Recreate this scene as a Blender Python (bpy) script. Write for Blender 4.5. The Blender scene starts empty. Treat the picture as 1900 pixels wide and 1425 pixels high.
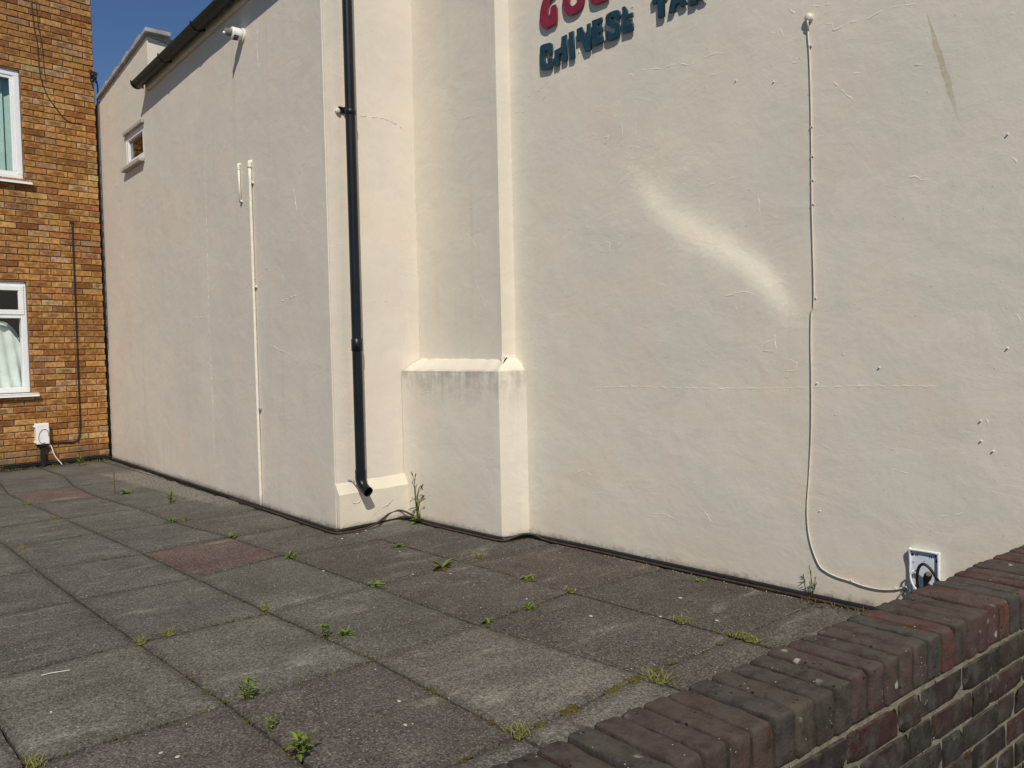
import bpy, math, random
from mathutils import Vector, Matrix, noise
R = math.radians
sc = bpy.context.scene
COL = sc.collection
rnd = random.Random(7)

# ------------------------------------------------------------------ camera
CAM_R = Vector((0.670092, 0.741970, -0.021360)); CAM_U = Vector((-0.015360, 0.042630, 0.998973)); CAM_F = Vector((-0.742119, 0.669076, -0.039963))
cd = bpy.data.cameras.new('camera'); cam = bpy.data.objects.new('camera', cd); COL.objects.link(cam)
cd.sensor_width = 36.0; cd.lens = 29.1516; cd.clip_end = 500; cd.clip_start = .02
cam.matrix_world = Matrix(((CAM_R.x, CAM_U.x, -CAM_F.x, 0), (CAM_R.y, CAM_U.y, -CAM_F.y, 0), (CAM_R.z, CAM_U.z, -CAM_F.z, 1.226), (0, 0, 0, 1)))
sc.camera = cam

# ------------------------------------------------------------------ sky, sun, exposure
SUN = Vector((.585, -.44, .685)).normalized()
w = bpy.data.worlds.new('World'); sc.world = w; w.use_nodes = True
nt = w.node_tree; bg = nt.nodes['Background']
sky = nt.nodes.new('ShaderNodeTexSky'); sky.sky_type = 'NISHITA'; sky.sun_disc = False
sky.sun_elevation = math.asin(SUN.z); sky.sun_rotation = math.atan2(SUN.x, SUN.y)
sky.air_density = 1.0; sky.dust_density = 0; sky.ozone_density = 7.0; sky.altitude = 1500
nt.links.new(sky.outputs[0], bg.inputs[0]); bg.inputs[1].default_value = .07
sl = bpy.data.lights.new('sun', 'SUN'); sl.energy = 4.0; sl.angle = R(.53); sl.color = (1, .93, .82)
so = bpy.data.objects.new('sun', sl); COL.objects.link(so)
so.rotation_euler = SUN.to_track_quat('Z', 'Y').to_euler(); so.location = (3, -6, 8)
cy_ = sc.cycles                                                     # guide rays to the sunlight that the added reflector strip throws back
cy_.use_guiding = True; cy_.use_surface_guiding = True; cy_.use_volume_guiding = False; cy_.guiding_training_samples = 64
cy_.caustics_reflective = True; cy_.blur_glossy = 0.0; cy_.sample_clamp_indirect = 12
vs = sc.view_settings; vs.view_transform = 'Standard'; vs.look = 'None'; vs.exposure = 0; vs.gamma = 1

# ------------------------------------------------------------------ node helper and materials
class NT:
    def __init__(self, name):
        self.m = bpy.data.materials.new(name); self.m.use_nodes = True
        self.t = self.m.node_tree; self.t.nodes.clear()
        self.out = self.t.nodes.new('ShaderNodeOutputMaterial')
    def n(self, typ, ins=None, **props):
        nd = self.t.nodes.new('ShaderNode' + typ)
        for k, v in props.items(): setattr(nd, k, v)
        for k, v in (ins or {}).items(): self.put(nd.inputs[k], v)
        return nd
    def put(self, sock, v):
        if isinstance(v, bpy.types.NodeSocket): self.t.links.new(v, sock)
        else:
            if sock.type == 'RGBA' and len(v) == 3: v = (*v, 1)
            sock.default_value = v
    def pos(self): return self.n('NewGeometry').outputs['Position']
    def attr(self, name, out='Color'): return self.n('Attribute', attribute_name=name).outputs[out]
    def noise(self, vec, scale, detail=4, rough=.55, dist=0, out='Fac'):
        return self.n('TexNoise', {'Vector': vec, 'Scale': scale, 'Detail': detail, 'Roughness': rough, 'Distortion': dist}).outputs[out]
    def voro(self, vec, scale, feature='F1', out='Distance', rand=1):
        return self.n('TexVoronoi', {'Vector': vec, 'Scale': scale, 'Randomness': rand}, feature=feature).outputs[out]
    def map(self, vec, scale=(1, 1, 1), loc=(0, 0, 0), rot=(0, 0, 0)):
        return self.n('Mapping', {'Vector': vec, 'Scale': scale, 'Location': loc, 'Rotation': rot}).outputs[0]
    def math(self, op, a, b=0.0, c=None, clamp=False):
        ins = {0: a, 1: b}
        if c is not None: ins[2] = c
        return self.n('Math', ins, operation=op, use_clamp=clamp).outputs[0]
    def rng(self, v, a, b, c=0.0, d=1.0):
        return self.n('MapRange', {'Value': v, 'From Min': a, 'From Max': b, 'To Min': c, 'To Max': d}, interpolation_type='SMOOTHSTEP').outputs[0]
    def mix(self, f, a, b, mode='MIX'):
        nd = self.t.nodes.new('ShaderNodeMix'); nd.data_type = 'RGBA'; nd.blend_type = mode
        self.put(nd.inputs[0], f); self.put(nd.inputs[6], a); self.put(nd.inputs[7], b)
        return nd.outputs[2]
    def xyz(self, v): return self.n('SeparateXYZ', {0: v}).outputs
    def bump(self, h, dist, strength=1.0, normal=None):
        ins = {'Height': h, 'Distance': dist, 'Strength': strength}
        if normal is not None: ins['Normal'] = normal
        return self.n('Bump', ins).outputs[0]
    def pbr(self, col, rough=.6, spec=.3, normal=None, **kw):
        ins = {'Base Color': col, 'Roughness': rough, 'Specular IOR Level': spec}
        if normal is not None: ins['Normal'] = normal
        ins.update(kw)
        p = self.n('BsdfPrincipled', ins)
        self.t.links.new(p.outputs[0], self.out.inputs[0]); return self.m

def plain(name, col, rough=.5, spec=.4, var=.12, scale=30, bump=.0006):
    k = NT(name); p = k.pos(); f = k.noise(p, scale, 5)
    c = k.mix(k.rng(f, .3, .7), tuple(x * (1 - var) for x in col), tuple(min(1, x * (1 + var)) for x in col))
    return k.pbr(c, rough, spec, k.bump(k.noise(p, scale * 5, 3), bump))

def cream(name, base=(.70, .64, .53), top_stain=False, streak=None, mould=1.0, weather=0.0, damp=.0):
    k = NT(name); p = k.pos(); x, y, z = k.xyz(p)
    big = k.noise(p, 1.1, 3, .5); big2 = k.noise(k.map(p, loc=(7, 3, 1)), 1.9, 4, .55)
    c = k.mix(k.rng(big, .35, .65), base, (base[0] * .93, base[1] * .945, base[2] * .97))
    c = k.mix(k.rng(big2, .5, .68, 0, .7), c, (base[0] * 1.0, base[1] * .935, base[2] * .92))
    big3 = k.noise(k.map(p, loc=(1, 9, 4)), 2.6, 4, .6)
    c = k.mix(k.rng(big3, .5, .66, 0, .7), c, (base[0] * .93, base[1] * .96, base[2] * .97))
    pt = k.noise(k.map(p, (1, 1, 1.3), (4, 7, 2)), 2.1, 5, .55, 1.2)
    c = k.mix(k.rng(pt, .60, .63, 0, .5), c, (base[0] * 1.03, base[1] * 1.03, base[2] * 1.03))
    # vertical rain streaks
    st = k.noise(k.map(p, (9, 9, .6)), 1.0, 4, .6)
    c = k.mix(k.rng(st, .55, .75, 0, .25 + weather), c, (base[0] * .82, base[1] * .81, base[2] * .79))
    # touched-up paint of a slightly different batch
    # faint dirt specks
    sp = k.noise(p, 55, 2, .5)
    c = k.mix(k.rng(sp, .72, .80, 0, .5), c, (.33, .28, .21))
    # mould and splash dirt at the foot of the wall
    edge = k.noise(p, 34, 7, .75); low = k.noise(p, 1.3, 3)
    hz = k.math('ADD', k.math('MULTIPLY', edge, .12), k.math('MULTIPLY', low, .06))
    hz = k.math('SUBTRACT', hz, .080 - .02 * mould)
    dm = k.rng(k.math('SUBTRACT', hz, z), -.03, .035)
    c = k.mix(k.math('MULTIPLY', dm, .9), c, (.075, .065, .05))
    damp_m = k.rng(z, .55, .0, 0, .30)
    c = k.mix(k.math('MULTIPLY', damp_m, k.rng(low, .3, .7)), c, (base[0] * .74, base[1] * .72, base[2] * .66))
    if top_stain:
        v = k.noise(k.map(p, (22, 22, 2.2)), 1.0, 5, .65); v2 = k.noise(p, 9, 5, .6)
        s = k.math('MULTIPLY', k.math('MULTIPLY', k.rng(z, .80, 1.085), k.rng(z, 1.115, 1.09)), k.rng(k.math('MULTIPLY', k.math('ADD', v, v2), .5), .40, .62))
        c = k.mix(k.math('MULTIPLY', s, .5), c, (.22, .20, .16))
    if streak:
        (x0, z0), (x1, z1) = streak
        t = k.math('DIVIDE', k.math('SUBTRACT', z, z0), z1 - z0)
        xc = k.math('ADD', k.math('MULTIPLY', t, x1 - x0), x0)
        wob = k.math('MULTIPLY', k.math('SUBTRACT', k.noise(p, 14, 3), .5), .02)
        d = k.math('ABSOLUTE', k.math('ADD', k.math('SUBTRACT', x, xc), wob))
        wd = k.math('MULTIPLY', k.rng(t, 0, .35), k.rng(t, 1.0, .55))
        wd = k.math('ADD', k.math('MULTIPLY', wd, .013), .002)
        msk = k.rng(k.math('DIVIDE', d, wd), 1.0, .75)
        msk = k.math('MULTIPLY', msk, k.math('MULTIPLY', k.rng(t, -.02, .02), k.rng(t, 1.02, .6)))
        msk = k.math('MULTIPLY', msk, k.rng(k.noise(p, 60, 4), .2, .6, .25, .6))
        c = k.mix(msk, c, (.42, .34, .19))
    b1 = k.noise(p, 9, 5, .6); b2 = k.noise(p, 38, 5, .65); b3 = k.noise(p, 170, 3, .6)
    # trowel laps: sparse curved edges
    lap = k.noise(k.map(p, (1, 1, 1.5)), 3.2, 7, .58, .8)
    wv_ = k.noise(k.map(p, (.8, .8, 1.2), (2, 7, 3), (.2, .3, .1)), 3.3, 3, .5, .6); h = k.math('ADD', k.math('MULTIPLY', b1, .5), k.math('MULTIPLY', b2, .14)); h = k.math('ADD', h, k.math('MULTIPLY', wv_, 1.0))
    h = k.math('ADD', h, k.math('MULTIPLY', b3, .03)); h = k.math('ADD', h, k.math('MULTIPLY', lap, .8))
    pits = k.rng(k.voro(p, 16), .035, .06)
    h = k.math('ADD', h, k.math('MULTIPLY', pits, .10))
    return k.pbr(c, k.rng(b2, .2, .8, .5, .68), .35, k.bump(h, .0085, .55))

def brick_mat(name, dark=(.12, .05, .02), dk=.8, lichen=0.0, grime=0.0, foot=0):
    """tint = each brick's own colour, luv = position on the brick (-1..1)"""
    k = NT(name); p = k.pos(); tint = k.attr('tint'); luv = k.attr('luv', 'Vector'); u, v, s = k.xyz(luv)
    n1 = k.noise(p, 32, 5, .6); n2 = k.noise(p, 120, 4, .6)
    c = k.mix(k.rng(n1, .35, .7), k.mix(1.0, tint, (1.12, 1.12, 1.1), 'MULTIPLY'), k.mix(1.0, tint, (.60, .55, .50), 'MULTIPLY'))
    cen = k.math('SUBTRACT', 1.0, k.math('MAXIMUM', k.math('ABSOLUTE', u), k.math('MULTIPLY', k.math('ABSOLUTE', v), .8)))
    cen = k.math('ADD', cen, k.math('MULTIPLY', k.math('SUBTRACT', k.noise(p, 24, 5, .62), .5), 1.7))
    cen = k.math('MULTIPLY', k.rng(cen, .12, .85), s)
    c = k.mix(k.math('MULTIPLY', cen, dk), c, dark)
    c = k.mix(k.rng(n2, .6, .8, 0, .55), c, k.mix(1.0, tint, (.45, .42, .40), 'MULTIPLY'))
    if grime:
        ew = k.math('MAXIMUM', k.math('ABSOLUTE', u), k.math('ABSOLUTE', v)); ew = k.math('ADD', ew, k.math('MULTIPLY', k.math('SUBTRACT', k.noise(p, 20, 5, .65), .5), .5))
        g = k.noise(p, 17, 7, .7)
        c = k.mix(k.rng(g, .46, .64, 0, grime), c, (.055, .05, .042))
        up = k.math('MULTIPLY', k.rng(k.xyz(k.n('NewGeometry').outputs['Normal'])[2], .35, .9), k.rng(k.noise(p, 24, 6, .65), .34, .6))
        c = k.mix(k.math('MULTIPLY', up, .62), c, (.085, .073, .058))
        c = k.mix(k.math('MULTIPLY', k.rng(ew, 1.0, 1.16), .5), c, (.12, .042, .032))
        pit = k.math('MULTIPLY', k.rng(k.voro(k.map(p, (1, 1, 1), (3, 1, 2)), 48), .22, .12), k.rng(k.noise(p, 11, 3), .5, .62))
        c = k.mix(pit, c, (.018, .014, .012))
    if lichen:
        lv = k.voro(k.n('VectorMath', {0: p, 1: k.n('VectorMath', {0: k.noise(p, 40, 3, out='Color'), 1: (.02, .02, .02)}, operation='MULTIPLY').outputs[0]}, operation='ADD').outputs[0], 19)
        pick = k.voro(p, 19, out='Color')
        lm = k.math('MULTIPLY', k.rng(lv, .22, .12), k.rng(k.noise(p, 7, 3), .52, .64))
        c = k.mix(k.math('MULTIPLY', lm, lichen), c, (.36, .34, .28))
        sp = k.math('MULTIPLY', k.rng(k.voro(p, 70), .13, .08), k.rng(k.noise(p, 16, 3), .55, .68))
        c = k.mix(k.math('MULTIPLY', sp, lichen), c, (.5, .48, .42))
    if foot:
        zz = k.xyz(p)[2]; c = k.mix(k.math('MULTIPLY', k.rng(k.math('ADD', zz, k.math('MULTIPLY', k.noise(p, 6, 5), .3)), .42, .16), .6), c, (.05, .04, .03))
        c = k.mix(k.rng(k.noise(k.map(p, (1, 1, .6)), .9, 5, .6), .50, .68, 0, .42), c, k.mix(1.0, c, (.5, .46, .42), 'MULTIPLY'))
    h = k.math('ADD', k.math('MULTIPLY', n1, .5), k.math('MULTIPLY', n2, .5))
    if grime: h = k.math('ADD', h, k.math('MULTIPLY', g, 1.2)); h = k.math('SUBTRACT', h, k.math('MULTIPLY', pit, .5))
    return k.pbr(c, .85, .25, k.bump(h, .005, .9))

def mortar_mat(name, col, bump=.003, moss=0.0):
    k = NT(name); p = k.pos(); n1 = k.noise(p, 30, 5); n2 = k.noise(p, 220, 3, .7)
    c = k.mix(k.rng(n1, .3, .7), tuple(x * .72 for x in col), tuple(x * 1.15 for x in col))
    c = k.mix(k.rng(n2, .55, .75, 0, .6), c, tuple(x * .45 for x in col))
    if moss: c = k.mix(k.rng(k.noise(p, 7, 4), .5, .66, 0, moss), c, (.085, .085, .025))
    return k.pbr(c, .95, .1, k.bump(k.math('ADD', n1, n2), bump, .8))

def slab_mat():
    k = NT('paving_concrete'); p = k.pos(); tint = k.attr('tint'); luv = k.attr('luv', 'Vector'); u, v, s = k.xyz(luv)
    x, y, z = k.xyz(p)
    sp = k.noise(p, 190, 3, .75); sp2 = k.noise(k.map(p, loc=(4, 4, 4)), 120, 3, .7); sp3 = k.noise(k.map(p, loc=(9, 2, 1)), 70, 4, .7); bl = k.noise(p, 2.3, 5, .6)
    str_ = k.noise(k.map(p, (7.0, 1.6, 1), rot=(0, 0, .25)), 1.3, 7, .68)
    c = k.mix(k.rng(bl, .3, .7), k.mix(1.0, tint, (.72, .70, .68), 'MULTIPLY'), k.mix(1.0, tint, (1.12, 1.12, 1.1), 'MULTIPLY'))
    # surface worn pale along the brushing direction
    worn = k.math('MULTIPLY', k.rng(str_, .50, .72), k.rng(k.noise(p, 1.1, 3), .35, .62))
    c = k.mix(k.math('MULTIPLY', worn, .62), c, (.34, .325, .275))
    # swept arcs
    ring = k.n('TexWave', {'Vector': k.map(p, loc=(4.9, -1.0, 0)), 'Scale': 9.0, 'Distortion': 5.0, 'Detail': 5, 'Detail Scale': 2.2}, wave_type='RINGS', rings_direction='Z').outputs['Fac']
    c = k.mix(k.math('MULTIPLY', k.rng(ring, .62, .95), k.rng(k.noise(k.map(p, loc=(3, 3, 3)), 1.6, 4), .52, .7, 0, .17)), c, (.33, .315, .27))
    dk = k.noise(k.map(p, loc=(2, 5, 0)), 5.0, 6, .62)
    c = k.mix(k.rng(dk, .50, .70, 0, .55), c, k.mix(1.0, tint, (.5, .47, .43), 'MULTIPLY'))
    lr = k.noise(k.map(p, loc=(8, 1, 0)), .9, 4, .6)
    c = k.mix(k.rng(lr, .44, .62, 0, .42), c, k.mix(1.0, tint, (.62, .58, .55), 'MULTIPLY'))
    # grime that gathers along the edges of each slab
    e = k.math('MAXIMUM', k.math('ABSOLUTE', u), k.math('ABSOLUTE', v))
    e = k.math('ADD', e, k.math('MULTIPLY', k.math('SUBTRACT', k.noise(p, 6, 5), .5), .22))
    c = k.mix(k.rng(e, .82, 1.0, 0, .62), c, (.06, .054, .043))
    # speckled aggregate
    c = k.mix(k.rng(sp, .47, .60, 0, .50), c, (.045, .041, .034)); c = k.mix(k.rng(sp2, .53, .68, 0, .45), c, (.40, .38, .32)); c = k.mix(k.rng(sp3, .54, .68, 0, .5), c, (.05, .046, .038))
    gr = k.n('SeparateColor', {0: k.voro(p, 165, out='Color')}).outputs[0]; gr2 = k.n('SeparateColor', {0: k.voro(p, 95, out='Color')}).outputs[1]
    gm = k.math('ADD', k.math('MULTIPLY', k.math('SUBTRACT', gr, .5), .75), k.math('MULTIPLY', k.math('SUBTRACT', gr2, .5), .5)); gm = k.math('ADD', gm, 1.0)
    gc = k.n('CombineColor', {0: gm, 1: gm, 2: gm}).outputs[0]; c = k.mix(1.0, c, gc, 'MULTIPLY')
    # lime wash and paint spilt beside the left wall
    d = k.math('ADD', k.math('MULTIPLY', k.math('SUBTRACT', x, -5.039), .0441), k.math('SUBTRACT', 2.887, y))
    sm = k.math('SUBTRACT', k.math('MULTIPLY', k.noise(k.map(p, (2, 6, 1)), 5, 8, .75), .22), d)
    sm = k.math('MULTIPLY', k.math('MULTIPLY', k.rng(sm, .02, .05), k.rng(k.noise(p, 45, 6, .75), .42, .60)), k.math('MULTIPLY', k.rng(x, -6.3, -7.0), k.rng(x, -9.9, -9.2)))
    c = k.mix(k.math('MULTIPLY', sm, .5), c, (.40, .36, .29))
    h = k.math('ADD', k.math('MULTIPLY', sp, .5), k.math('ADD', k.math('MULTIPLY', sp2, .5), k.math('MULTIPLY', bl, .3)))
    return k.pbr(c, .9, .22, k.bump(h, .0032, .8))

def leaf_mat(name, col, col2):
    k = NT(name); p = k.pos(); t = k.attr('tint')
    c = k.mix(k.rng(k.noise(p, 60, 3), .35, .65), col, col2); c = k.mix(1.0, c, t, 'MULTIPLY')
    d = k.n('BsdfPrincipled', {'Base Color': c, 'Roughness': .55, 'Specular IOR Level': .35})
    tr = k.n('BsdfTranslucent', {'Color': c}); mx = k.n('MixShader', {0: .35, 1: d.outputs[0], 2: tr.outputs[0]})
    k.t.links.new(mx.outputs[0], k.out.inputs[0]); return k.m

def glass_mat(name, tint=(.9, .95, .93), refl=.07):
    k = NT(name)
    g = k.n('BsdfGlossy', {'Color': (1, 1, 1), 'Roughness': .015}); t = k.n('BsdfTransparent', {'Color': tint})
    fr = k.n('LayerWeight', {'Blend': .5}); f = k.math('ADD', k.math('MULTIPLY', k.math('POWER', fr.outputs['Facing'], 4.0), .7), refl, clamp=True)
    mx = k.n('MixShader', {0: f, 1: t.outputs[0], 2: g.outputs[0]}); k.t.links.new(mx.outputs[0], k.out.inputs[0]); return k.m

M = {}
M['cream'] = cream('cream_paint')
M['cream_r'] = cream('cream_paint_main', streak=((-1.452, 2.613), (-1.314, 2.09)))
M['cream_b'] = cream('cream_paint_buttress', top_stain=True, weather=.2)
M['cream_l'] = cream('cream_paint_side', base=(.69, .622, .525), weather=.18, mould=1.35)
M['cream_trim'] = plain('cream_trim', (.62, .57, .46), .6, .3, .1, 12)
M['cable_paint'] = plain('cream_painted_cable', (.64, .585, .475), .5, .3, .06, 40, .0003)
M['cream_plastic'] = plain('cream_painted_pipe', (.70, .66, .56), .45, .4, .06, 40, .0003)
M['house_brick'] = brick_mat('yellow_brick', (.165, .065, .016), .8, foot=1)
M['house_mortar'] = mortar_mat('house_mortar', (.19, .135, .085))
M['wall_brick'] = brick_mat('dark_red_brick', (.075, .045, .04), .7, .85, .55)
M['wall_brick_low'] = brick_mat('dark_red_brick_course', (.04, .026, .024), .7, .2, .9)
M['wall_mortar'] = mortar_mat('pale_mortar', (.215, .195, .15), .006)
M['joint_dark'] = mortar_mat('dark_joint', (.05, .038, .03), .004)
M['slab'] = slab_mat()
M['soil'] = mortar_mat('joint_soil', (.055, .044, .03), .006, .35)
M['dark_soil'] = mortar_mat('dark_soil', (.028, .024, .019), .008, .12)
M['asphalt'] = mortar_mat('pavement_asphalt', (.09, .088, .085))
M['pipe'] = plain('black_plastic', (.005, .0085, .011), .38, .32, .25, 9, .0004)
M['gutter'] = plain('grey_green_plastic', (.006, .018, .018), .4, .25, .2, 7, .0004)
M['black'] = plain('black_rubber', (.011, .011, .011), .5, .4, .2, 40)
M['brown_cable'] = plain('brown_cable', (.05, .032, .022), .5, .4, .3, 20)
M['rust_cable'] = plain('faded_brown_cable', (.085, .05, .022), .6, .3, .2, 20)
M['upvc'] = plain('white_upvc', (.80, .81, .82), .28, .5, .03, 6, .0002)
M['white'] = plain('white_plastic', (.78, .79, .78), .38, .5, .05, 20, .0003)
M['blue_white'] = plain('bluish_white_plastic', (.62, .67, .74), .4, .5, .06, 25, .0003)
M['grey'] = plain('grey_plastic', (.22, .22, .21), .5, .4, .15, 30)
M['metal'] = plain('dull_metal', (.33, .31, .29), .4, .5, .2, 40)
M['teal'] = plain('teal_paint', (.011, .046, .068), .42, .5, .18, 22, .0005)
M['red'] = plain('crimson_paint', (.22, .018, .038), .42, .5, .16, 22, .0005)
M['glass'] = glass_mat('window_glass')
M['dark_glass'] = glass_mat('dark_window_glass', (.4, .4, .38), .03)
M['blind'] = plain('pale_green_blind', (.42, .56, .52), .8, .2, .05, 6)
M['curtain'] = plain('white_curtain', (.74, .77, .74), .9, .1, .05, 9)
M['dark_room'] = plain('dark_interior', (.05, .055, .05), .9, .1, .1, 3)
M['sill_stone'] = plain('weathered_sill', (.42, .38, .31), .8, .2, .2, 14, .002)
M['tile'] = plain('grey_coping', (.34, .34, .33), .8, .3, .2, 10, .003)
M['roof'] = plain('roof_felt', (.12, .12, .12), .9, .2, .2, 8, .003)
M['leaf'] = leaf_mat('weed_leaf', (.13, .20, .03), (.22, .28, .055))
M['leaf_dry'] = leaf_mat('dry_leaf', (.17, .11, .04), (.12, .13, .03))
M['grass'] = leaf_mat('grass_blade', (.22, .24, .05), (.34, .31, .12))
M['stem'] = leaf_mat('weed_stem', (.12, .13, .04), (.15, .09, .05))
M['moss'] = mortar_mat('moss', (.11, .092, .022), .006)
kp_ = NT('reflector_metal'); kp_.pbr((.93, .92, .88), .09, .5, None, Metallic=1.0); M['polished'] = kp_.m  # mirror finish for the added sun reflector strip only
M['grit'] = plain('pale_grit', (.46, .43, .37), .8, .2, .15, 60)
M['chalk'] = plain('chalk', (.62, .62, .6), .9, .1, .1, 60)
# ---- measured outlines and positions (metres)
CRACK_R = [[(-3.696,2.923),(-3.747,2.894),(-3.804,2.873),(-3.861,2.876),(-3.926,2.845)],[(-4.047,2.79),(-3.96,2.77),(-3.906,2.783)],[(-3.729,2.834),(-3.77,2.808),(-3.812,2.783)],[(-3.004,2.79),(-2.94,2.771),(-2.839,2.753),(-2.725,2.747),(-2.652,2.722),(-2.602,2.738),(-2.553,2.736),(-2.497,2.738),(-2.443,2.723)],[(-3.137,2.588),(-3.139,2.491),(-3.139,2.388),(-3.104,2.368),(-3.045,2.373),(-2.989,2.333)],[(-3.124,2.585),(-3.066,2.584)],[(-3.037,2.571),(-3.041,2.394)],[(-3.949,3.125),(-3.896,3.128),(-3.854,3.124)],[(-3.178,2.694),(-3.166,2.646),(-3.149,2.616)],[(-3.087,2.793),(-3.038,2.755)],[(-2.54,2.628),(-2.492,2.633),(-2.444,2.638)],[(-2.107,2.883),(-2.082,2.828),(-2.053,2.802),(-1.995,2.817),(-1.924,2.798),(-1.862,2.788)],[(-1.89,2.729),(-1.853,2.743),(-1.802,2.743)],[(-1.911,2.706),(-1.873,2.701),(-1.87,2.665),(-1.796,2.681),(-1.705,2.672),(-1.642,2.69),(-1.55,2.679),(-1.473,2.663)],[(-1.15,2.497),(-1.143,2.514),(-1.118,2.514),(-1.113,2.496)],[(-1.141,1.96),(-1.111,1.932),(-1.119,1.919),(-1.157,1.909)],[(-1.546,1.938),(-1.504,1.94),(-1.474,1.92),(-1.428,1.921)],[(-1.425,1.977),(-1.427,1.936)],[(-2.2,2.756),(-2.15,2.734),(-2.131,2.752),(-2.116,2.704)],[(-2.128,2.627),(-2.084,2.614),(-2.069,2.577),(-2.025,2.565)],[(-1.875,2.441),(-1.831,2.391),(-1.784,2.335),(-1.745,2.282)],[(-1.837,2.438),(-1.771,2.443),(-1.725,2.444)],[(-2.109,2.307),(-2.049,2.307)],[(-1.462,2.408),(-1.509,2.414),(-1.581,2.415)],[(-1.272,2.271),(-1.214,2.263)],[(-2.728,2.251),(-2.722,2.21),(-2.686,2.163)],[(-2.644,2.116),(-2.588,2.102)],[(-2.615,2.079),(-2.544,2.072),(-2.429,2.085),(-2.357,2.087)],[(-2.726,2.114),(-2.681,2.087)],[(-2.266,1.997),(-2.252,1.845),(-2.231,1.796)],[(-2.414,1.469),(-2.376,1.371)],[(-2.243,1.204),(-2.211,1.251),(-2.177,1.278),(-2.18,1.198),(-2.238,1.195),(-2.243,1.204)],[(-2.119,1.137),(-2.099,1.156),(-2.059,1.137),(-2.069,1.1),(-2.12,1.096),(-2.119,1.137)],[(-3.324,1.827),(-3.285,1.866),(-3.242,1.841),(-3.254,1.796),(-3.309,1.798),(-3.324,1.827)],[(-3.212,1.871),(-3.14,1.884),(-3.155,1.831),(-3.199,1.803)],[(-3.331,2.469),(-3.243,2.467),(-3.27,2.429),(-3.317,2.455)],[(-2.225,1.383),(-2.194,1.391),(-2.184,1.36)],[(-3.211,2.559),(-3.182,2.579),(-3.205,2.536)],[(-2.886,1.582),(-2.821,1.562),(-2.797,1.513)],[(-2.471,1.483),(-2.347,1.504),(-2.283,1.48)],[(-2.945,1.247),(-2.865,1.266)],[(-2.032,2.023),(-2.047,1.981)],[(-2.159,1.842),(-2.123,1.824)],[(-3.441,0.99),(-3.062,1.006),(-2.618,1.002),(-2.143,1.014),(-1.738,1.032),(-1.406,1.035)],[(-3.017,0.253),(-2.939,0.285),(-2.863,0.289),(-2.764,0.264)],[(-2.662,0.39),(-2.594,0.325),(-2.554,0.273)],[(-1.146,1.32),(-1.107,1.329),(-1.094,1.292),(-1.138,1.272)],[(-1.122,1.099),(-1.088,1.112)],[(-2.23,1.228),(-2.182,1.259),(-2.171,1.201),(-2.215,1.18)],[(-3.591,0.447),(-3.475,0.485),(-3.418,0.447)],[(-1.617,0.662),(-1.523,0.647)],[(-1.411,0.471),(-1.303,0.504)],[(-1.221,0.921),(-1.216,0.841)],[(-1.948,0.761),(-1.881,0.719)]]
CABLE_R = [(-1.988,2.74),(-1.986,2.669),(-1.979,2.567),(-1.973,2.252),(-1.973,1.886),(-1.965,1.446),(-1.979,1.377),(-1.983,1.224),(-1.981,1.069),(-1.983,0.81),(-1.996,0.601),(-2.008,0.43),(-1.996,0.287),(-1.952,0.176),(-1.912,0.145),(-1.858,0.129),(-1.798,0.122),(-1.73,0.111),(-1.655,0.111),(-1.59,0.124),(-1.538,0.146)]
CLIP_R = [(-1.975,2.626),(-1.973,2.25),(-1.971,2.113),(-1.971,2.002),(-1.97,1.889),(-1.962,1.446),(-1.796,0.125),(-1.588,0.127)]
PLUG_R = [(-2.17,2.51),(-1.957,1.041),(-1.945,0.43),(-3.043,3.149),(-1.241,0.896),(-1.239,0.813),(-1.194,0.774),(-1.142,1.194),(-1.659,1.116),(-2.381,2.569),(-1.144,2.046),(-3.458,3.01),(-3.561,3.035)]
CABLE_TOP = [(-1.98,2.747)]
BOX = [(-1.524,0.315),(-1.404,0.32),(-1.533,0.118),(-1.393,0.147)]
STAIN = [(-1.452,2.613),(-1.398,2.387),(-1.341,2.184),(-1.314,2.09)]
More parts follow.
